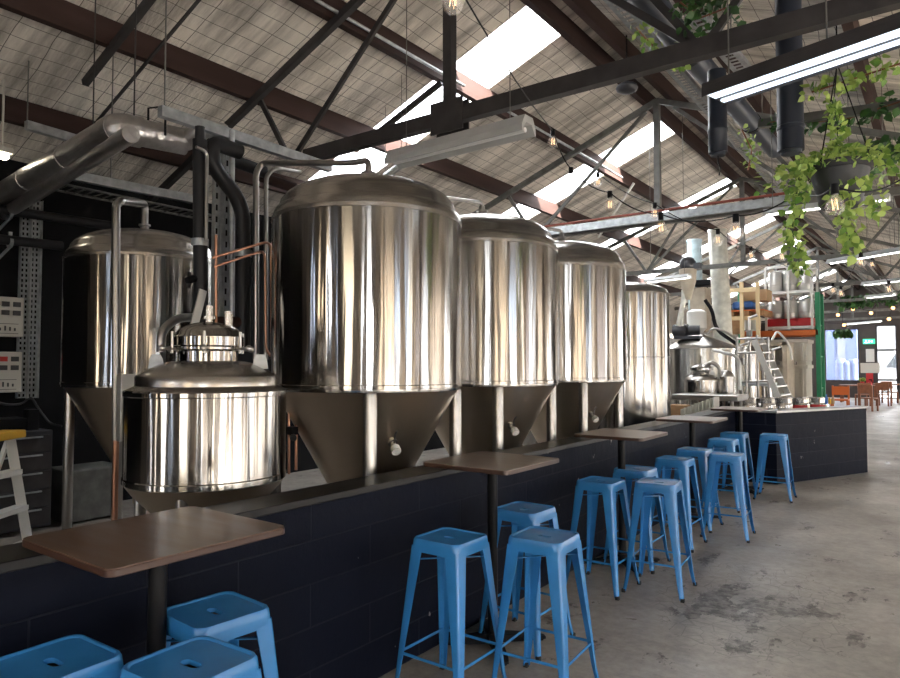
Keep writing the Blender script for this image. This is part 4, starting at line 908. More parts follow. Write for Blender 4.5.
b.tube([hk, (hk.x, hk.y, zr(hk.x) + .1)], .005, 6); b.build('hanger', 'black_metal', t)
b = MB()
for i in range(470):
    a = rnd.uniform(0, 2 * math.pi); rr_ = rnd.uniform(.02, .34) if i < 330 else rnd.uniform(.3, .46); p = pc + V((rr_ * math.cos(a), rr_ * math.sin(a), .22 - rr_ * .40 + rnd.uniform(-.04, .05))); leaf(b, p, V((math.cos(a), math.sin(a), rnd.uniform(-.9, .5))), rnd.uniform(.03, .06), rv())
F4 = lambda x, y, dd=4.0: far(x, y, dd)
strand(b, [F4(822, 160), F4(800, 170), F4(796, 200), F4(792, 230), F4(796, 250), F4(803, 276)], 230, .05, .055)
strand(b, [F4(838, 190, 3.8), F4(848, 215, 3.8), F4(850, 248, 3.85)], 110, .055, .06)
strand(b, [F4(832, 100), F4(838, 125), F4(836, 160)], 120, .04, .05)
strand(b, [F4(862, 175, 3.8), F4(878, 200, 3.9), F4(870, 212, 3.9)], 60, .06, .05)
b.build('foliage', 'leaf', t)
b = MB(); b.tube([F4(822, 160), F4(800, 170), F4(796, 200), F4(792, 230), F4(796, 250), F4(803, 276)], .003, 6); b.tube([F4(838, 190, 3.8), F4(848, 215, 3.8), F4(850, 248, 3.85)], .003, 6); b.tube([F4(832, 100), F4(838, 125), F4(836, 160)], .003, 6); b.build('stems', 'leaf_dark', t)
def vine(pts, n, spread, size, lb, m='leaf_dark'):
    t = thing('climbing_vine', lb, 'vine', pts[0]); b = MB(); strand(b, pts, n, spread, size); b.build('foliage', m, t); b = MB(); b.tube(pts, .006, 6); b.build('stem', 'chair_wood', t)
vine([far(636, 28, 4.6), far(655, 48, 4.6), far(672, 58, 4.6), far(690, 52, 4.5)], 70, .08, .06, 'small bright vine caught on the perforated tray near the fat black duct', 'leaf')
vine([far(680, 2, 4.3), far(700, 18, 4.3), far(726, 8, 4.2)], 110, .11, .065, 'dark vine at the top edge above the short perforated tray')
vine([far(770, 122, 5), far(815, 122, 4.8), far(850, 118, 4.6), far(905, 100, 4.2)], 130, .06, .06, 'dark ivy running along a rail beyond the hanging pot')
vine([far(812, 92, 4.4), far(850, 80, 4.2), far(905, 62, 4.0)], 110, .06, .06, 'lighter vine just under the bright strip light', 'leaf')
vine([far(858, 165, 4.6), far(880, 150, 4.5), far(905, 145, 4.3)], 120, .08, .06, 'dense ivy reaching from the hanging pot to the right edge')
vine([far(742, 130, 5.4), far(752, 150, 5.4), far(748, 170, 5.4)], 40, .06, .05, 'small sprig below the fat black duct', 'leaf')
vine([at(840, 303, 'y', 24), at(870, 300, 'y', 24), at(905, 296, 'y', 24)], 260, .15, .16, 'long ivy garland strung across in front of the far doors')
b = MB(); b.bar(far(760, 124, 5.1), far(910, 104, 4.25), .05, .06); single('hanging_rail', b, 'steel_paint2', 'grey rail the ivy climbs along, beyond the hanging pot', 'rail', smooth=False)

# ================================================================== BREWHOUSE BEYOND THE TANK ROW
def circ(pl_, pr_, y):
    a = [math.atan2(-(d := at(px, 365, 'y', y)).x, d.y) for px in (pl_, pr_)]; m = (a[0] + a[1]) / 2; h = abs(a[0] - a[1]) / 2
    D = y / math.cos(m); return V((-D * math.sin(m), y, 0)), D * math.sin(h)
def zpx(c, py): d = math.hypot(c.x, c.y); m = math.atan2(-c.x, c.y) - YAW; return at(450 + FOC * math.tan(-m), py, 'y', c.y).z
def vat(name, l, r_, y, ys, ya, lb, legs=True, zb=None, m='steel', cone=False):
    c, rad = circ(l, r_, y); zs, za = zpx(c, ys), zpx(c, ya); zb = zs - rad * 2.0 if zb is None else zb; zb = max(.3, zb)
    t = thing(name, lb, 'vat', c); b = MB(); b.lathe([(rad * .96, zb - .03), (rad, zb), (rad, zs - .03), (rad + .02, zs - .025), (rad + .02, zs), (rad - .01, zs)], 56, c); b.build('shell', m, t)
    b = MB()
    if cone: b.lathe([(rad - .01, zs), (rad * .9, zs + (za - zs) * .25), (rad * .2, za - .02), (rad * .18, za), (.001, za)], 56, c)
    else: b.lathe([((rad - .01) * math.cos(R(a)), zs + (za - zs) * math.sin(R(a))) for a in (0, 15, 30, 45, 60, 75, 89)], 56, c)
    b.build('lid', 'steel_dome', t); b = MB(); b.lathe([(rad * .96, zb - .03), (.08, zb - .2), (.001, zb - .2)], 32, c); b.build('base', 'steel_cone', t)
    for k in range(4):
        a = R(45 + 90 * k); p = c + V((rad * .8 * math.cos(a), rad * .8 * math.sin(a), 0)); b = MB(); b.tube([p, p + V((0, 0, zb))], .035, 10); b.build('leg', 'pipe_steel', t)
    return t, c, rad, zs, za
kt, kc, kr, kzs, kza = vat('brew_kettle', 662, 737, 14.0, 349, 334, 'largest stainless kettle with a shallow cone lid, beyond the tank row', cone=True, zb=.7, m='steel_kettle')
b = MB(); c = kc + V((-.1, -kr * .5, kza - .1)); b.tube([c + V((-.28, 0, .16)), c + V((.0, 0, .16))], .13, 18); b.tube([c + V((0, 0, .16)), c + V((.22, .05, .16))], .10, 16); b.box(c + V((.0, 0, .02)), (.5, .2, .06)); b.tube([c + V((-.3, 0, .16)), c + V((-.28, 0, .16))], .07, 12)
b.build('stirrer_motor', 'dark_plastic', kt)
vat('brew_kettle', 735, 759, 15.2, 352, 345, 'tall narrow stainless kettle right of the largest one', zb=.6)
v3, c3, r3, s3, a3 = vat('hop_vessel', 684, 719, 12.0, 380, 373, 'small squat stainless pot with a clamped lid in front of the kettle', zb=.5)
b = MB(); b.lathe([(.12, a3 - .03), (.14, a3 + .04), (.19, a3 + .05), (.19, a3 + .09), (.14, a3 + .13), (.02, a3 + .16), (.02, a3 + .3), (.001, a3 + .3)], 28, c3); b.build('manway_lid', 'steel', v3)
b = MB(); b.tube(bend([c3 + V((.1, -.1, a3 + .1)), c3 + V((.2, -.12, a3 + .2)), c3 + V((.32, -.05, a3 + .1)), c3 + V((.3, 0, a3 - .1))], .1), .035, 12); b.build('pipe', 'pipe_steel', v3)
vat('hop_vessel', 717, 735, 12.1, 377, 370, 'slim stainless cylinder beside the small squat pot', zb=.5)
vat('hot_water_tank', 765, 772, 16.0, 350, 346, 'thin upright stainless cylinder behind the brewhouse stairs', zb=.5)
# platform rail and stairs
t = thing('work_platform', 'pale pipe-railed work platform in front of the kettles', 'platform', at(712, 400, 'y', 12.8)); P3 = lambda x, y, yy=12.8: at(x, y, 'y', yy)
for z0, z1 in ((339, 338), (353, 352), (382, 381)): b = MB(); b.tube([P3(737, z0), P3(768, z1)], .022, 10); b.build('rail', 'pipe_steel', t)
for px, yt in ((737, 337), (757, 335), (768, 337), (746, 352)): p = P3(px, yt); b = MB(); b.tube([(p.x, p.y, 0), p], .022, 10); b.build('rail_post', 'pipe_steel', t)
b = MB(); p = P3(737, 383); q = P3(768, 382); b.bx(p.x, q.x, 12.8, 13.6, p.z - .05, p.z); b.build('deck', 'galv', t, smooth=False)
b = MB(); b.tube(bend([P3(708, 334), P3(712, 328), P3(722, 330), P3(737, 339)], .2), .02, 10); b.build('rail', 'pipe_steel', t)
t = thing('brewhouse_stairs', 'steep silver stairs slanting down right from the work platform', 'stairs', at(785, 400, 'y', 12.4))
for (x0, y0), (x1, y1), yy in (((754, 340), (779, 400), 12.4), ((761, 340), (790, 398), 12.9)):
    b = MB(); b.bar(P3(x0, y0, yy), P3(x1, y1, yy), .03, .09); b.build('stringer', 'alu', t, smooth=False)
for k in range(7): u_ = (k + .5) / 7; p = P3(754, 340, 12.4).lerp(P3(779, 400, 12.4), u_); q = P3(761, 340, 12.9).lerp(P3(790, 398, 12.9), u_); b = MB(); b.bar(p, q, .12, .02); b.build('tread', 'alu', t, smooth=False)
for k, (px, y0, y1, yy, r_, lb) in enumerate(((749, 318, 395, 13.9, .03, 'upright silver pipe at the left of the stairs head'), (763, 352, 398, 14, .025, 'thin upright pipe below the stairs head'), (741, 345, 397, 12.9, .02, 'thin upright pipe before the tall narrow kettle'), (773, 350, 397, 14.2, .035, 'short thick upright pipe between the stairs'))):
    p = at(px, y0, 'y', yy); b = MB(); b.tube([(p.x, yy, 0), (p.x, yy, p.z), (p.x + .15, yy, p.z + .05)], r_, 10); b.box((p.x, yy, p.z - .3), (.09, .09, .12)); single('process_pipe', b, 'pipe_steel', lb, 'pipe')
# flues, hood, mill
M['flue_blue'] = noisy(mat('bluish_flue', (.42, .52, .55), .4, .6), 8, .2); M['flue_pale'] = noisy(mat('pale_flue', (.58, .58, .52), .45, .4), 8, .2); M['beige'] = noisy(mat('beige_steel', (.42, .36, .28), .5, .2), 6, .15)
p, q = at(696, 325, 'y', 15.5), at(694, 240, 'y', 15.5); b = MB(); b.tube([p, q], .16, 20); b.tube([q - V((0, 0, .05)), q], .175, 20); single('flue_pipe', b, 'flue_blue', 'shorter bluish flue pipe rising above the kettle', 'flue')
p, q = at(726, 384, 'y', 14.8), at(717, 230, 'y', 14.8); b = MB(); b.tube([(p.x, p.y, .3), p, q], .185, 22); b.tube([q - V((0, 0, .06)), q], .2, 22); b.tube([p.lerp(q, .3), p.lerp(q, .31)], .192, 22); single('flue_pipe', b, 'flue_pale', 'tall pale flue pipe right of the kettle', 'flue')
p, q = at(690, 288, 'y', 15.0), at(706, 332, 'y', 15.0); b = MB(); b.box(((p.x + q.x) / 2, 15.2, (p.z + q.z) / 2), (q.x - p.x, .45, p.z - q.z)); single('control_cabinet', b, 'beige', 'beige metal box below the bluish flue', 'cabinet', bev=.01, smooth=False)
b = MB(); b.box(((p.x + q.x) / 2 + .25, 15.2, p.z + .1), (.75, .5, .12)); single('extractor_hood', b, 'black_metal', 'dark flat hood just above the beige metal box', 'hood', bev=.01, smooth=False)
t = thing('grain_mill', 'beige grain auger with a grey head left of the flues', 'auger', at(686, 325, 'y', 13.4)); p, q = at(678, 326, 'y', 13.4), at(688, 282, 'y', 13.4)
b = MB(); b.tube([p, q], .05, 12); b.tube([at(682, 326, 'y', 13.4), at(683, 290, 'y', 13.4)], .03, 10); b.build('auger_tube', 'flue_pale', t); b = MB(); b.lathe([(.05, -.35), (.15, 0), (.17, .25), (.001, .3)], 16, q); b.build('hopper', 'beige', t); b = MB(); b.ball(q + V((0, 0, .35)), .16, 8); b.box(q + V((.15, 0, .3)), (.2, .15, .12)); b.build('motor', 'dark_plastic', t)
p = at(697, 345, 'y', 14.6); b = MB()
b.lathe([(.12, 0), (.2, .1), (.2, .45), (.1, .5), (.001, .5)], 18, (p.x, p.y, kza + .05)); single('mash_funnel', b, 'white', 'small pale hopper on top of the largest kettle', 'hopper')
# pipes weaving around the kettles
for k, (pts, yy, r_, lb) in enumerate(([((705, 300), (712, 310), (716, 330), (738, 345)), 13.2, .035, 'black cable looping down over the kettle lid'], [((712, 350), (740, 356), (740, 390)), 12.6, .03, 'thin pale pipe turned down by the kettle'], [((772, 340), (777, 330), (790, 345), (792, 360)), 13, .02, 'thin pale hose above the stairs'])):
    b = MB(); b.tube(bend([at(*p, 'y', yy) for p in pts], .2), r_, 8); single('process_hose', b, 'black_metal' if k == 0 else 'alu', lb, 'hose')
# steel bench behind the bar, with a crate and ribbed mats
a, c = at(672, 396, 'y', 10.9), at(738, 395, 'y', 10.9); t = thing('steel_bench', 'shiny steel bench edge behind the farthest table', 'bench', (a.x, 10.9, 0))
b = MB(); b.bx(a.x, c.x, 10.9, 11.6, 1.06, 1.15); b.build('top', 'pipe_steel', t, bev=.008, smooth=False)
for x in (a.x + .1, c.x - .1):
    for y in (10.95, 11.5): b = MB(); b.tube([(x, y, 0), (x, y, 1.06)], .025, 10); b.build('leg', 'pipe_steel', t)
c = at(678, 412, 'y', 10.5); t = thing('wooden_crate', 'small reddish wooden crate left of the ribbed stack', 'crate', (c.x, 10.5, .3)); b = MB(); b.box((c.x, 10.55, .82), (.28, .25, .36)); b.build('box', 'pallet', t, bev=.01, smooth=False)
b = MB(); b.box((c.x, 10.6, .3), (.34, .4, .6)); single('side_stand', b, 'dark_plastic', 'dark stand under the small reddish wooden crate', 'stand', smooth=False)
c = at(702, 408, 'y', 10.5); t = thing('ribbed_rack', 'pale slanting ribbed rack behind the fourth table', 'rack', (c.x, 10.5, .9)); p, q = at(684, 412, 'y', 10.35), at(716, 400, 'y', 10.35)
b = MB()
for k in range(10): b.bar(p.lerp(q, k / 9) + V((0, 0, -.10)), p.lerp(q, k / 9) + V((0, 0, .05)), .015, .3)
b.bar(p - V((0, 0, .1)), q - V((0, 0, .1)), .3, .02); b.build('ribs', 'offwhite', t, smooth=False)
b = MB(); b.bx(p.x, q.x, 10.27, 10.6, 0, p.z - .12); single('under_cabinet', b, 'dark_plastic', 'dark low cabinet under the ribbed rack', 'cabinet', smooth=False)
# kegs in double stacks
def make_keg(lab):
    t = thing('beer_keg', '', 'keg', group='stacked kegs behind the bar end'); r = .205; b = MB()
    b.lathe([(.001, .03), (.17, .03), (.17, .0), (.185, 0), (.19, .06), (r, .09), (r, .16), (r + .008, .17), (r + .008, .19), (r, .2), (r, .34), (r + .008, .35), (r + .008, .37), (r, .38), (r, .44), (.19, .47), (.12, .49), (.001, .49)], 32); b.build('barrel', 'steel', t)
    for k in range(2): b = MB(); b.lathe([(.178, .46), (.192, .47), (.196, .545), (.188, .55), (.182, .545), (.172, .48)], 14, a0=R(15 + 180 * k), a1=R(165 + 180 * k)); b.build('chime', 'steel_dome', t)
    b = MB(); b.lathe([(.03, .49), (.03, .52), (.001, .52)], 12); b.build('valve', 'pipe_steel', t)
    if lab: b = MB(); b.lathe([(r + .003, .375), (r + .0035, .435)], 8, a0=R(-105), a1=R(-35)); b.build('red_label', 'red', t)
    return t
KX = (744, 763, 780, 797, 815); kg0 = make_keg(False); kg1 = make_keg(True); used = set()
for k, px in enumerate(KX):
    c = at(px, 395, 'y', 11.7 + .25 * k)
    for j in range(2):
        src = kg1 if k >= 3 else kg0; nm = ('upper' if j else 'lower'); lb = '%s keg of the %s stack behind the bar end%s' % (nm, ('leftmost', 'second', 'middle', 'fourth', 'rightmost')[k], ', with a red label' if k >= 3 else '')
        if src.name not in used: used.add(src.name); src.location = (c.x, c.y, j * .53); src['label'] = lb
        else: dup(src, (c.x, c.y, j * .53), .3 * k if k < 3 else 0, lb)
# racking with cages of kegs, bins
RY = 18.0; Q = lambda x, y, yy=RY: at(x, y, 'y', yy)
t = thing('rack_upright', 'tall green perforated racking post beside the pale bins', 'racking post', Q(817, 400)); p = Q(817, 292); b = MB(); b.bx(p.x - .05, p.x + .05, RY, RY + .08, 0, p.z); b.bx(p.x - .05, p.x + .05, RY + .6, RY + .68, 0, p.z); b.build('post', 'green_rack', t, smooth=False)
for k in range(8): b = MB(); z = .3 + k * .38; b.bar((p.x, RY + .08, z), (p.x, RY + .6, z + (.35 if k % 2 else 0)), .03, .03); b.build('brace', 'green_rack', t, smooth=False)
t = thing('rack_upright', 'green racking post hidden mostly by the flue', 'racking post', Q(722, 400)); p2_ = Q(740, 292); b = MB(); b.bx(p2_.x - .06, p2_.x + .06, RY, RY + .08, 0, p2_.z); b.build('post', 'green_rack', t, smooth=False)
b = MB(); z = Q(790, 333).z; b.bx(p2_.x, p.x, RY, RY + .06, z - .06, z + .06); b.bx(p2_.x, p.x, RY + 1.0, RY + 1.06, z - .06, z + .06); b.bx(p2_.x, p.x, RY, RY + 1.06, z + .05, z + .07); single('rack_beam', b, 'orange', 'orange rack beam and shelf carrying the keg cage', 'beam', smooth=False)
zl = z + .07
t = thing('keg_cage', 'pale steel cage on the orange beam holding pails on red crates', 'cage', Q(790, 330)); x0, x1 = Q(766, 330).x, Q(812, 330).x; zt_ = Q(790, 266).z; zm = Q(790, 292).z
for x in (x0, (x0 + x1) / 2, x1):
    for y in (RY + .04, RY + .95): b = MB(); b.bx(x - .025, x + .025, y - .025, y + .025, zl, zt_); b.build('cage_post', 'alu', t, smooth=False)
for zz_ in (zl + .06, zm, zt_): b = MB(); b.bx(x0, x1, RY + .02, RY + .06, zz_ - .03, zz_ + .03); b.bx(x0, x1, RY + .93, RY + .97, zz_ - .03, zz_ + .03); b.build('cage_rail', 'alu', t, smooth=False)
for zz_ in (zl + .08, zm + .02): b = MB(); b.bx(x0, x1, RY + .04, RY + .95, zz_, zz_ + .02); b.build('cage_deck', 'alu', t, smooth=False)
kgs = []
def pail(c, r_, h, lb, m='alu'):
    b = MB(); b.lathe([(.001, 0), (r_ * .9, 0), (r_, .03), (r_, h * .3), (r_ + .01, h * .32), (r_, h * .34), (r_, h - .04), (r_ * .9, h), (.001, h)], 24, c); o = b.build('steel_pail', m, org=c); tag(o, lb, 'pail'); return o
for k in range(3):
    x = x0 + (x1 - x0) * (k + .5) / 3
    b = MB(); b.bx(x - .19, x + .19, RY + .12, RY + .6, zl + .10, zl + .28); b.bx(x - .2, x + .2, RY + .11, RY + .61, zl + .24, zl + .29); o = b.build('red_crate', 'red', smooth=False, bev=.01); tag(o, ('left', 'middle', 'right')[k] + ' red crate in the lower level of the keg cage', 'crate', 'red crates in the cage')
    pail((x, RY + .36, zl + .292), .17, .46, ('left', 'middle', 'right')[k] + ' grey pail on a red crate in the cage')
    pail((x, RY + .36, zm + .042), .17, min(.5, zt_ - zm - .1), ('left', 'middle', 'right')[k] + ' grey pail on the upper deck of the cage')
def bin_(x0p, x1p, yt, yb, lb, yy=RY + .1):
    a, c = Q(x0p, yt, yy), Q(x1p, yb, yy)
    if yb > 380: c.z = .02; a.z = Q(x1p, 364, yy).z - .02
    t = thing('pallet_bin', lb, 'bin', ((a.x + c.x) / 2, yy, c.z), group='pale plastic pallet bins'); b = MB(); b.bx(a.x, c.x, yy, yy + .85, c.z + .06, a.z); b.build('body', 'offwhite', t, bev=.03, smooth=False)
    b = MB(); b.bx(a.x - .03, c.x + .03, yy - .03, yy + .88, a.z - .09, a.z); b.build('rim', 'offwhite', t, bev=.015, smooth=False)
    for k in range(5): b = MB(); x = a.x + (c.x - a.x) * (k + .5) / 5; b.bx(x - .03, x + .03, yy - .035, yy, c.z + .08, a.z - .09); b.build('rib', 'offwhite', t, bev=.01, smooth=False)
    for x in (a.x + .12, c.x - .12, (a.x + c.x) / 2): b = MB(); b.bx(x - .1, x + .1, yy, yy + .85, c.z - .02, c.z + .08); b.build('skid', 'offwhite', t, smooth=False)
bin_(764, 807, 340, 364, 'upper pale plastic bin under the orange beam', RY + .12); bin_(764, 807, 367, 394, 'lower pale plastic bin behind the stairs', RY + .12)
# high pallets with sacks, left of the cage
x0, x1 = Q(729, 310, 17).x, Q(764, 310, 17).x; zz_ = Q(745, 316, 17).z
t = thing('wooden_pallet', 'orange-brown wooden pallet raised high left of the keg cage', 'pallet', ((x0 + x1) / 2, 17.4, zz_))
for k in range(6): b = MB(); y = 17 + k * .17; b.bx(x0, x1, y, y + .12, zz_ + .12, zz_ + .15); b.build('board', 'orange', t, smooth=False)
for x in (x0 + .05, (x0 + x1) / 2, x1 - .05): b = MB(); b.bx(x - .05, x + .05, 17, 17.97, zz_, zz_ + .12); b.build('runner', 'pallet', t, smooth=False)
b = MB(); b.box(((x0 + x1) / 2 - .1, 17.45, zz_ + .26), (x1 - x0 - .3, .8, .2)); o = b.build('blue_sack', 'blue_plastic', bev=.06, smooth=True); tag(o, 'blue wrapped sacks lying on the raised pallet', 'sack')
b = MB(); b.box(((x0 + x1) / 2 + .15, 17.45, zz_ + .5), (.55, .6, .26)); single('cardboard_box', b, 'card', 'brown cardboard box on top of the blue sacks', 'box', smooth=False)
for k, px in enumerate((728, 741, 757)):
    p = Q(px, 282, 16.9); b = MB(); b.bx(p.x - .04, p.x + .04, 16.9, 16.98, 0, p.z); M['pine'] = M.get('pine') or mat('pine', (.62, .48, .28), .7); single('timber_post', b, 'pine', ('left', 'middle', 'right')[k] + ' pine post of the frame around the raised pallet', 'post', 'pine posts', smooth=False)
a, c = Q(728, 290, 16.9), Q(757, 285, 16.9); b = MB(); b.bx(a.x, c.x, 16.98, 17.0, zz_ - .1, zz_); single('pine_rail', b, 'pine', 'lower pine rail right under the raised pallet', 'rail', smooth=False); b = MB(); b.bx(a.x, c.x, 16.86, 16.9, c.z - .15, c.z - .05); single('pine_rail', b, 'pine', 'pine rail across the frame around the raised pallet', 'rail', smooth=False)
for k, (px, yy_, c_, w_, h_) in enumerate(((743, 322, 'alu', .3, .34), (753, 322, 'offwhite', .34, .3), (735, 326, 'pallet', .36, .5), (760, 352, 'card', .3, .4))):
    p = Q(px, yy_ + 8, 17.4); b = MB()
    if k < 2: b.lathe([(.001, 0), (w_ * .5, 0), (w_ * .55, h_), (.001, h_)], 20, (p.x, 17.4, p.z))
    else: b.box((p.x, 17.4, p.z + h_ / 2), (w_, .4, h_))
    single('storage_drum' if k < 2 else 'stored_box', b, c_, ('silver drum under the raised pallet', 'cream drum under the raised pallet', 'brown slatted box left of the silver drum', 'brown box below the cream drum')[k], 'drum' if k < 2 else 'box')
b = MB(); p = Q(747, 343, 17.2); b.bx(p.x - .9, p.x + .9, 17.0, 17.9, p.z - .08, p.z); b.bx(p.x - .9, p.x - .8, 17, 17.9, 0, p.z); b.bx(p.x + .8, p.x + .9, 17, 17.9, 0, p.z); single('storage_shelf', b, 'beige', 'shelf under the raised pallet carrying drums', 'shelf', smooth=False)

# ================================================================== FAR END
def chair(loc, rz, lb):
    t = thing('dining_chair', lb, 'chair', loc, rz, 'brown chairs by the far tables'); m = 'chair_wood'
    def B(n, *a):
        b = MB(); b.bx(*a); b.v = [v + V(loc) for v in b.v]; return b.build(n, m, t, smooth=False)
    B('seat', -.22, .22, -.22, .22, .43, .47)
    for sx in (-1, 1):
        B('leg', sx * .2 - .025, sx * .2 + .025, -.22, -.17, 0, .43); B('leg', sx * .2 - .025, sx * .2 + .025, .17, .22, 0, .92)
    B('backrest', -.2, .2, .18, .21, .62, .92)
    return t
def G_(px, py): return at(px, py, 'z', 0)
for i, (px, py, rz, lb) in enumerate(((869, 411, 160, 'front brown chair by the far table, seen from behind'), (863, 406, 200, 'brown chair left of the front one at the far table'), (884, 406, 170, 'brown chair at the right far table, nearest the door'), (890, 403, 150, 'brown chair partly cut by the right edge at the far table'))):
    p = G_(px, py); chair(p, R(rz), lb)
def dtable(px, py, w_, lb):
    p = G_(px, py); t = thing('dining_table', lb, 'table', p); b = MB(); b.bx(p.x - w_ / 2, p.x + w_ / 2, p.y - .4, p.y + .4, .72, .76); b.build('table_top', 'chair_wood', t, smooth=False)
    for sx in (-1, 1):
        for sy in (-1, 1): b = MB(); x, y = p.x + sx * (w_ / 2 - .08), p.y + sy * .33; b.bx(x - .035, x + .035, y - .035, y + .035, 0, .72); b.build('leg', 'chair_wood', t, smooth=False)
    return p
tp = dtable(860, 402.5, 1.5, 'left brown dining table in front of the far window'); dtable(889, 400.5, 1.2, 'right brown dining table before the far glazed door')
t = thing('table_plant', 'small potted plant on the left far dining table', 'plant', tp + V((.1, 0, .76))); b = MB(); b.lathe([(.001, 0), (.06, 0), (.08, .14), (.001, .14)], 14, tp + V((.1, 0, .76))); b.build('pot', 'red', t); b = MB()
for i in range(50): d = rv(); d.z = abs(d.z) + .3; leaf(b, tp + V((.1, 0, .9)) + d * .03, d, .16, rv())
b.build('foliage', 'leaf', t)
p = G_(841, 408); t = thing('bar_chair', 'orange wooden chair just behind the bar end', 'chair', p); p = V((at(840, 400, 'y', 20).x, 20, 0)); t.location = p; t['_o'] = tuple(p)
b = MB(); b.box((p.x, 20, .72), (.4, .4, .04)); b.build('seat', 'orange', t, smooth=False)
for sx in (-1, 1):
    for sy in (-1, 1): b = MB(); b.bx(p.x + sx * .18 - .02, p.x + sx * .18 + .02, 20 + sy * .18 - .02, 20 + sy * .18 + .02, 0, 1.08 if sy > 0 else .7); b.build('leg', 'orange', t, smooth=False)
b = MB(); b.box((p.x, 20.18, .95), (.36, .02, .22)); b.build('backrest', 'orange', t, smooth=False)
for k, (px, m_, h_) in enumerate(((826.5, 'blue_plastic', .15), (829.5, 'yellow', .10), (833, 'card', .13))):
    c = V((at(px, 403, 'z', .997).x, 0, .997)); p = at(px, 403.8, 'z', .995); b = MB(); b.lathe([(.001, 0), (.022, 0), (.024, .02), (.024, h_ * .6), (.01, h_ * .8), (.01, h_), (.001, h_)], 14, p); single('sauce_bottle', b, m_, ('blue', 'yellow', 'brown')[k] + ' small bottle standing near the far end of the bar top', 'bottle')
# exit sign, notices, extinguisher
E_ = YF - .02; p = at(869, 341.5, 'y', E_); M['exit'] = emit('green_exit_lens', (.03, .45, .2), 1.6); M['exit_white'] = emit('white_exit_legend', (.9, 1, .95), 2)
t = thing('exit_sign', 'green and white illuminated exit sign beside the far door', 'sign', p); b = MB(); b.box((p.x, E_ - .05, p.z), (.5, .06, .24)); b.build('sign_box', 'exit', t, smooth=False)
b = MB(); y = E_ - .085; X, Z = p.x, p.z
for x, z, w_, h_ in ((-.12, .03, .05, .05), (-.12, -.03, .03, .08), (-.15, -.05, .07, .02), (-.09, -.06, .06, .02), (.05, .0, .12, .03), (.13, .0, .03, .09), (.0, 0, .03, .12)): b.box((X + x, y, Z + z), (w_, .01, h_))
b.build('legend', 'exit_white', t, smooth=False)
for k, (px, y0, y1, w_, m_, lb) in enumerate(((870, 349, 362, .35, 'white', 'upper white notice on the dark wall under the exit sign'), (870, 363, 373, .8, 'offwhite', 'wider pale notice on the dark wall below the upper one'))):
    a, c = at(px, y0, 'y', E_), at(px, y1, 'y', E_); b = MB(); b.box((a.x, E_ - .01, (a.z + c.z) / 2), (w_, .02, a.z - c.z)); single('wall_notice', b, m_, lb, 'notice', smooth=False)
p = at(870, 388, 'y', E_ - .12); t = thing('fire_extinguisher', 'red fire extinguisher on the far wall under the notices', 'extinguisher', (p.x, p.y, p.z)); b = MB(); b.lathe([(.001, -.2), (.09, -.2), (.09, .25), (.04, .32), (.03, .36), (.001, .36)], 18, p); b.build('cylinder', 'red', t); b = MB(); b.box(p + V((.02, 0, .4)), (.14, .03, .04)); b.tube([p + V((.05, 0, .38)), p + V((.13, 0, .2)), p + V((.1, 0, -.05))], .012, 8); b.build('nozzle', 'black_metal', t)
b = MB(); a = at(869, 352, 'y', E_); b.box((a.x, E_ - .005, at(869, 378, 'y', E_).z), (.3, .01, .7)); single('red_sign', b, 'red', 'narrow red sign behind the fire extinguisher', 'sign', smooth=False)
# hanging fern before the far window
p = at(843, 334, 'y', 30); t = thing('hanging_fern', 'green fern hanging in front of the far window', 'plant', p); b = MB(); b.lathe([(.001, -.12), (.1, -.12), (.16, .05), (.001, .05)], 16, p); b.build('pot', 'pot', t)
b = MB()
for i in range(90):
    a = rnd.uniform(0, 6.28); q = p + V((0, 0, .05)); d = V((math.cos(a), math.sin(a), rnd.uniform(.1, 1.0)))
    for k in range(4): leaf(b, q, d, .16, rv()); q = q + d.normalized() * .1; d = d - V((0, 0, .7))
b.build('foliage', 'leaf_dark', t); b = MB(); b.tube([p, (p.x, p.y, zr(p.x) + .1)], .008, 6); b.build('hanger', 'black_metal', t)
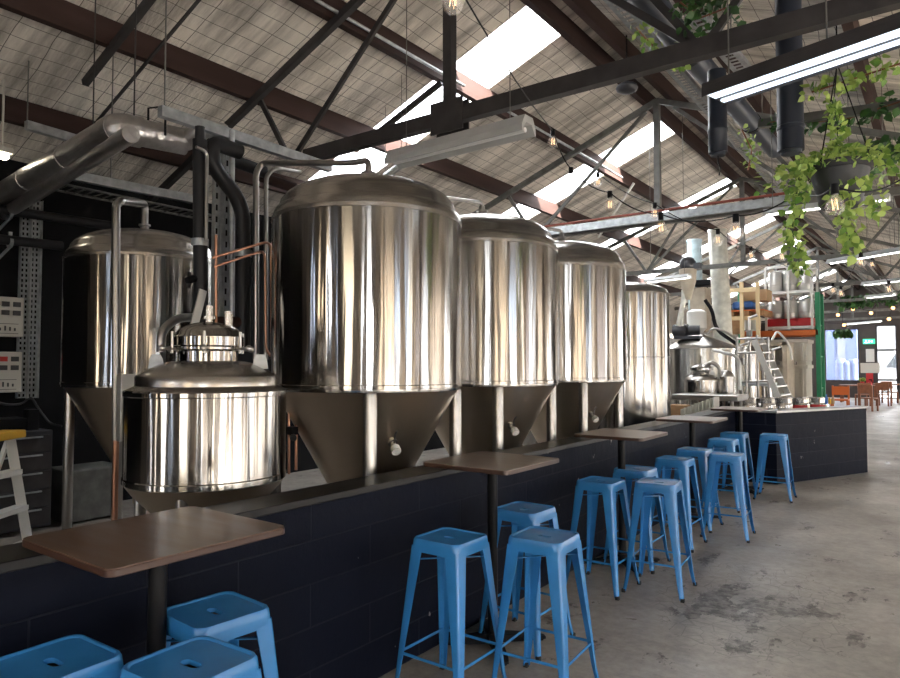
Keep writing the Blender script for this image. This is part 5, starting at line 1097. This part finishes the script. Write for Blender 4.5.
# outside: blue cabin, drums, van
M['cabin'] = mat('blue_cabin', (.007, .02, .075), .6); M['cabin_pale'] = mat('cabin_pale', (.03, .038, .055), .6)
oy = YF + 5.5; a, c = at(822, 381, 'y', oy), at(862, 300, 'y', oy); t = thing('site_cabin', 'blue cabin seen outside through the far window', 'cabin', ((a.x + c.x) / 2, oy, 0)); b = MB(); b.bx(a.x - 2, c.x - .3, oy, oy + 2.5, 0, c.z); b.build('walls', 'cabin', t, smooth=False)
d0, d1 = at(837, 330, 'y', oy), at(846, 380, 'y', oy); b = MB(); b.bx(d0.x, d1.x, oy - .04, oy, .1, d0.z); b.build('door', 'cabin_pale', t, smooth=False)
for k, px in enumerate((841, 847.5, 854)):
    p = at(px, 381, 'y', oy - 1.6); h_ = at(px, 359 + (k % 2) * 2, 'y', oy - 1.6).z; b = MB(); b.lathe([(.001, 0), (.26, 0)] + [(.26 + .015 * (j % 2), .1 + j * (h_ - .2) / 12) for j in range(13)] + [(.2, h_), (.001, h_)], 24, (p.x, p.y, 0)); single('ribbed_drum', b, 'cabin', ('left', 'middle', 'right')[k] + ' dark blue ribbed drum outside the far window', 'drum', 'drums outside')
vy = YF + 8; a, c = at(875, 388, 'y', vy), at(898, 352, 'y', vy); t = thing('white_van', 'white van parked outside the far glazed door', 'van', ((a.x + c.x) / 2, vy, 0)); M['van'] = mat('van_white', (.13, .135, .14), .35); M['van_glass'] = mat('van_glass', (.02, .025, .03), .1)
xa, xb, zt_ = a.x - .2, c.x + 2.8, c.z
b = MB(); b.add([(x, y, z) for y in (vy, vy + 1.9) for x, z in ((xa, .35), (xb, .35), (xb, zt_ + .1), (xa + 1.2, zt_ + .1), (xa + .55, zt_ * .62), (xa + .05, zt_ * .55))], [(0, 1, 2, 3, 4, 5), (11, 10, 9, 8, 7, 6)] + [(k, (k + 1) % 6, 6 + (k + 1) % 6, 6 + k) for k in range(6)]); b.build('body', 'van', t, bev=.05, smooth=False)
b = MB(); b.add([(xa + .75, vy - .01, zt_ * .62), (xa + 1.7, vy - .01, zt_ * .62), (xa + 1.7, vy - .01, zt_ * .95), (xa + 1.25, vy - .01, zt_ * .95)], [(0, 1, 2, 3)]); b.build('window', 'van_glass', t, smooth=False)
for x in (xa + .75, xb - .8): b = MB(); b.tube([(x, vy - .03, .33), (x, vy + .2, .33)], .33, 24); b.build('wheel', 'rubber', t)
b = MB(); b.bx(-14, 14, YF + 16, YF + 16.3, 0, 5); M['outer_wall'] = noisy(mat('outer_wall_paint', (.06, .065, .07), .8), 1, .2); o = b.build('outside_building', 'outer_wall', smooth=False); tag(o, 'pale building across the yard outside the far door', 'building')
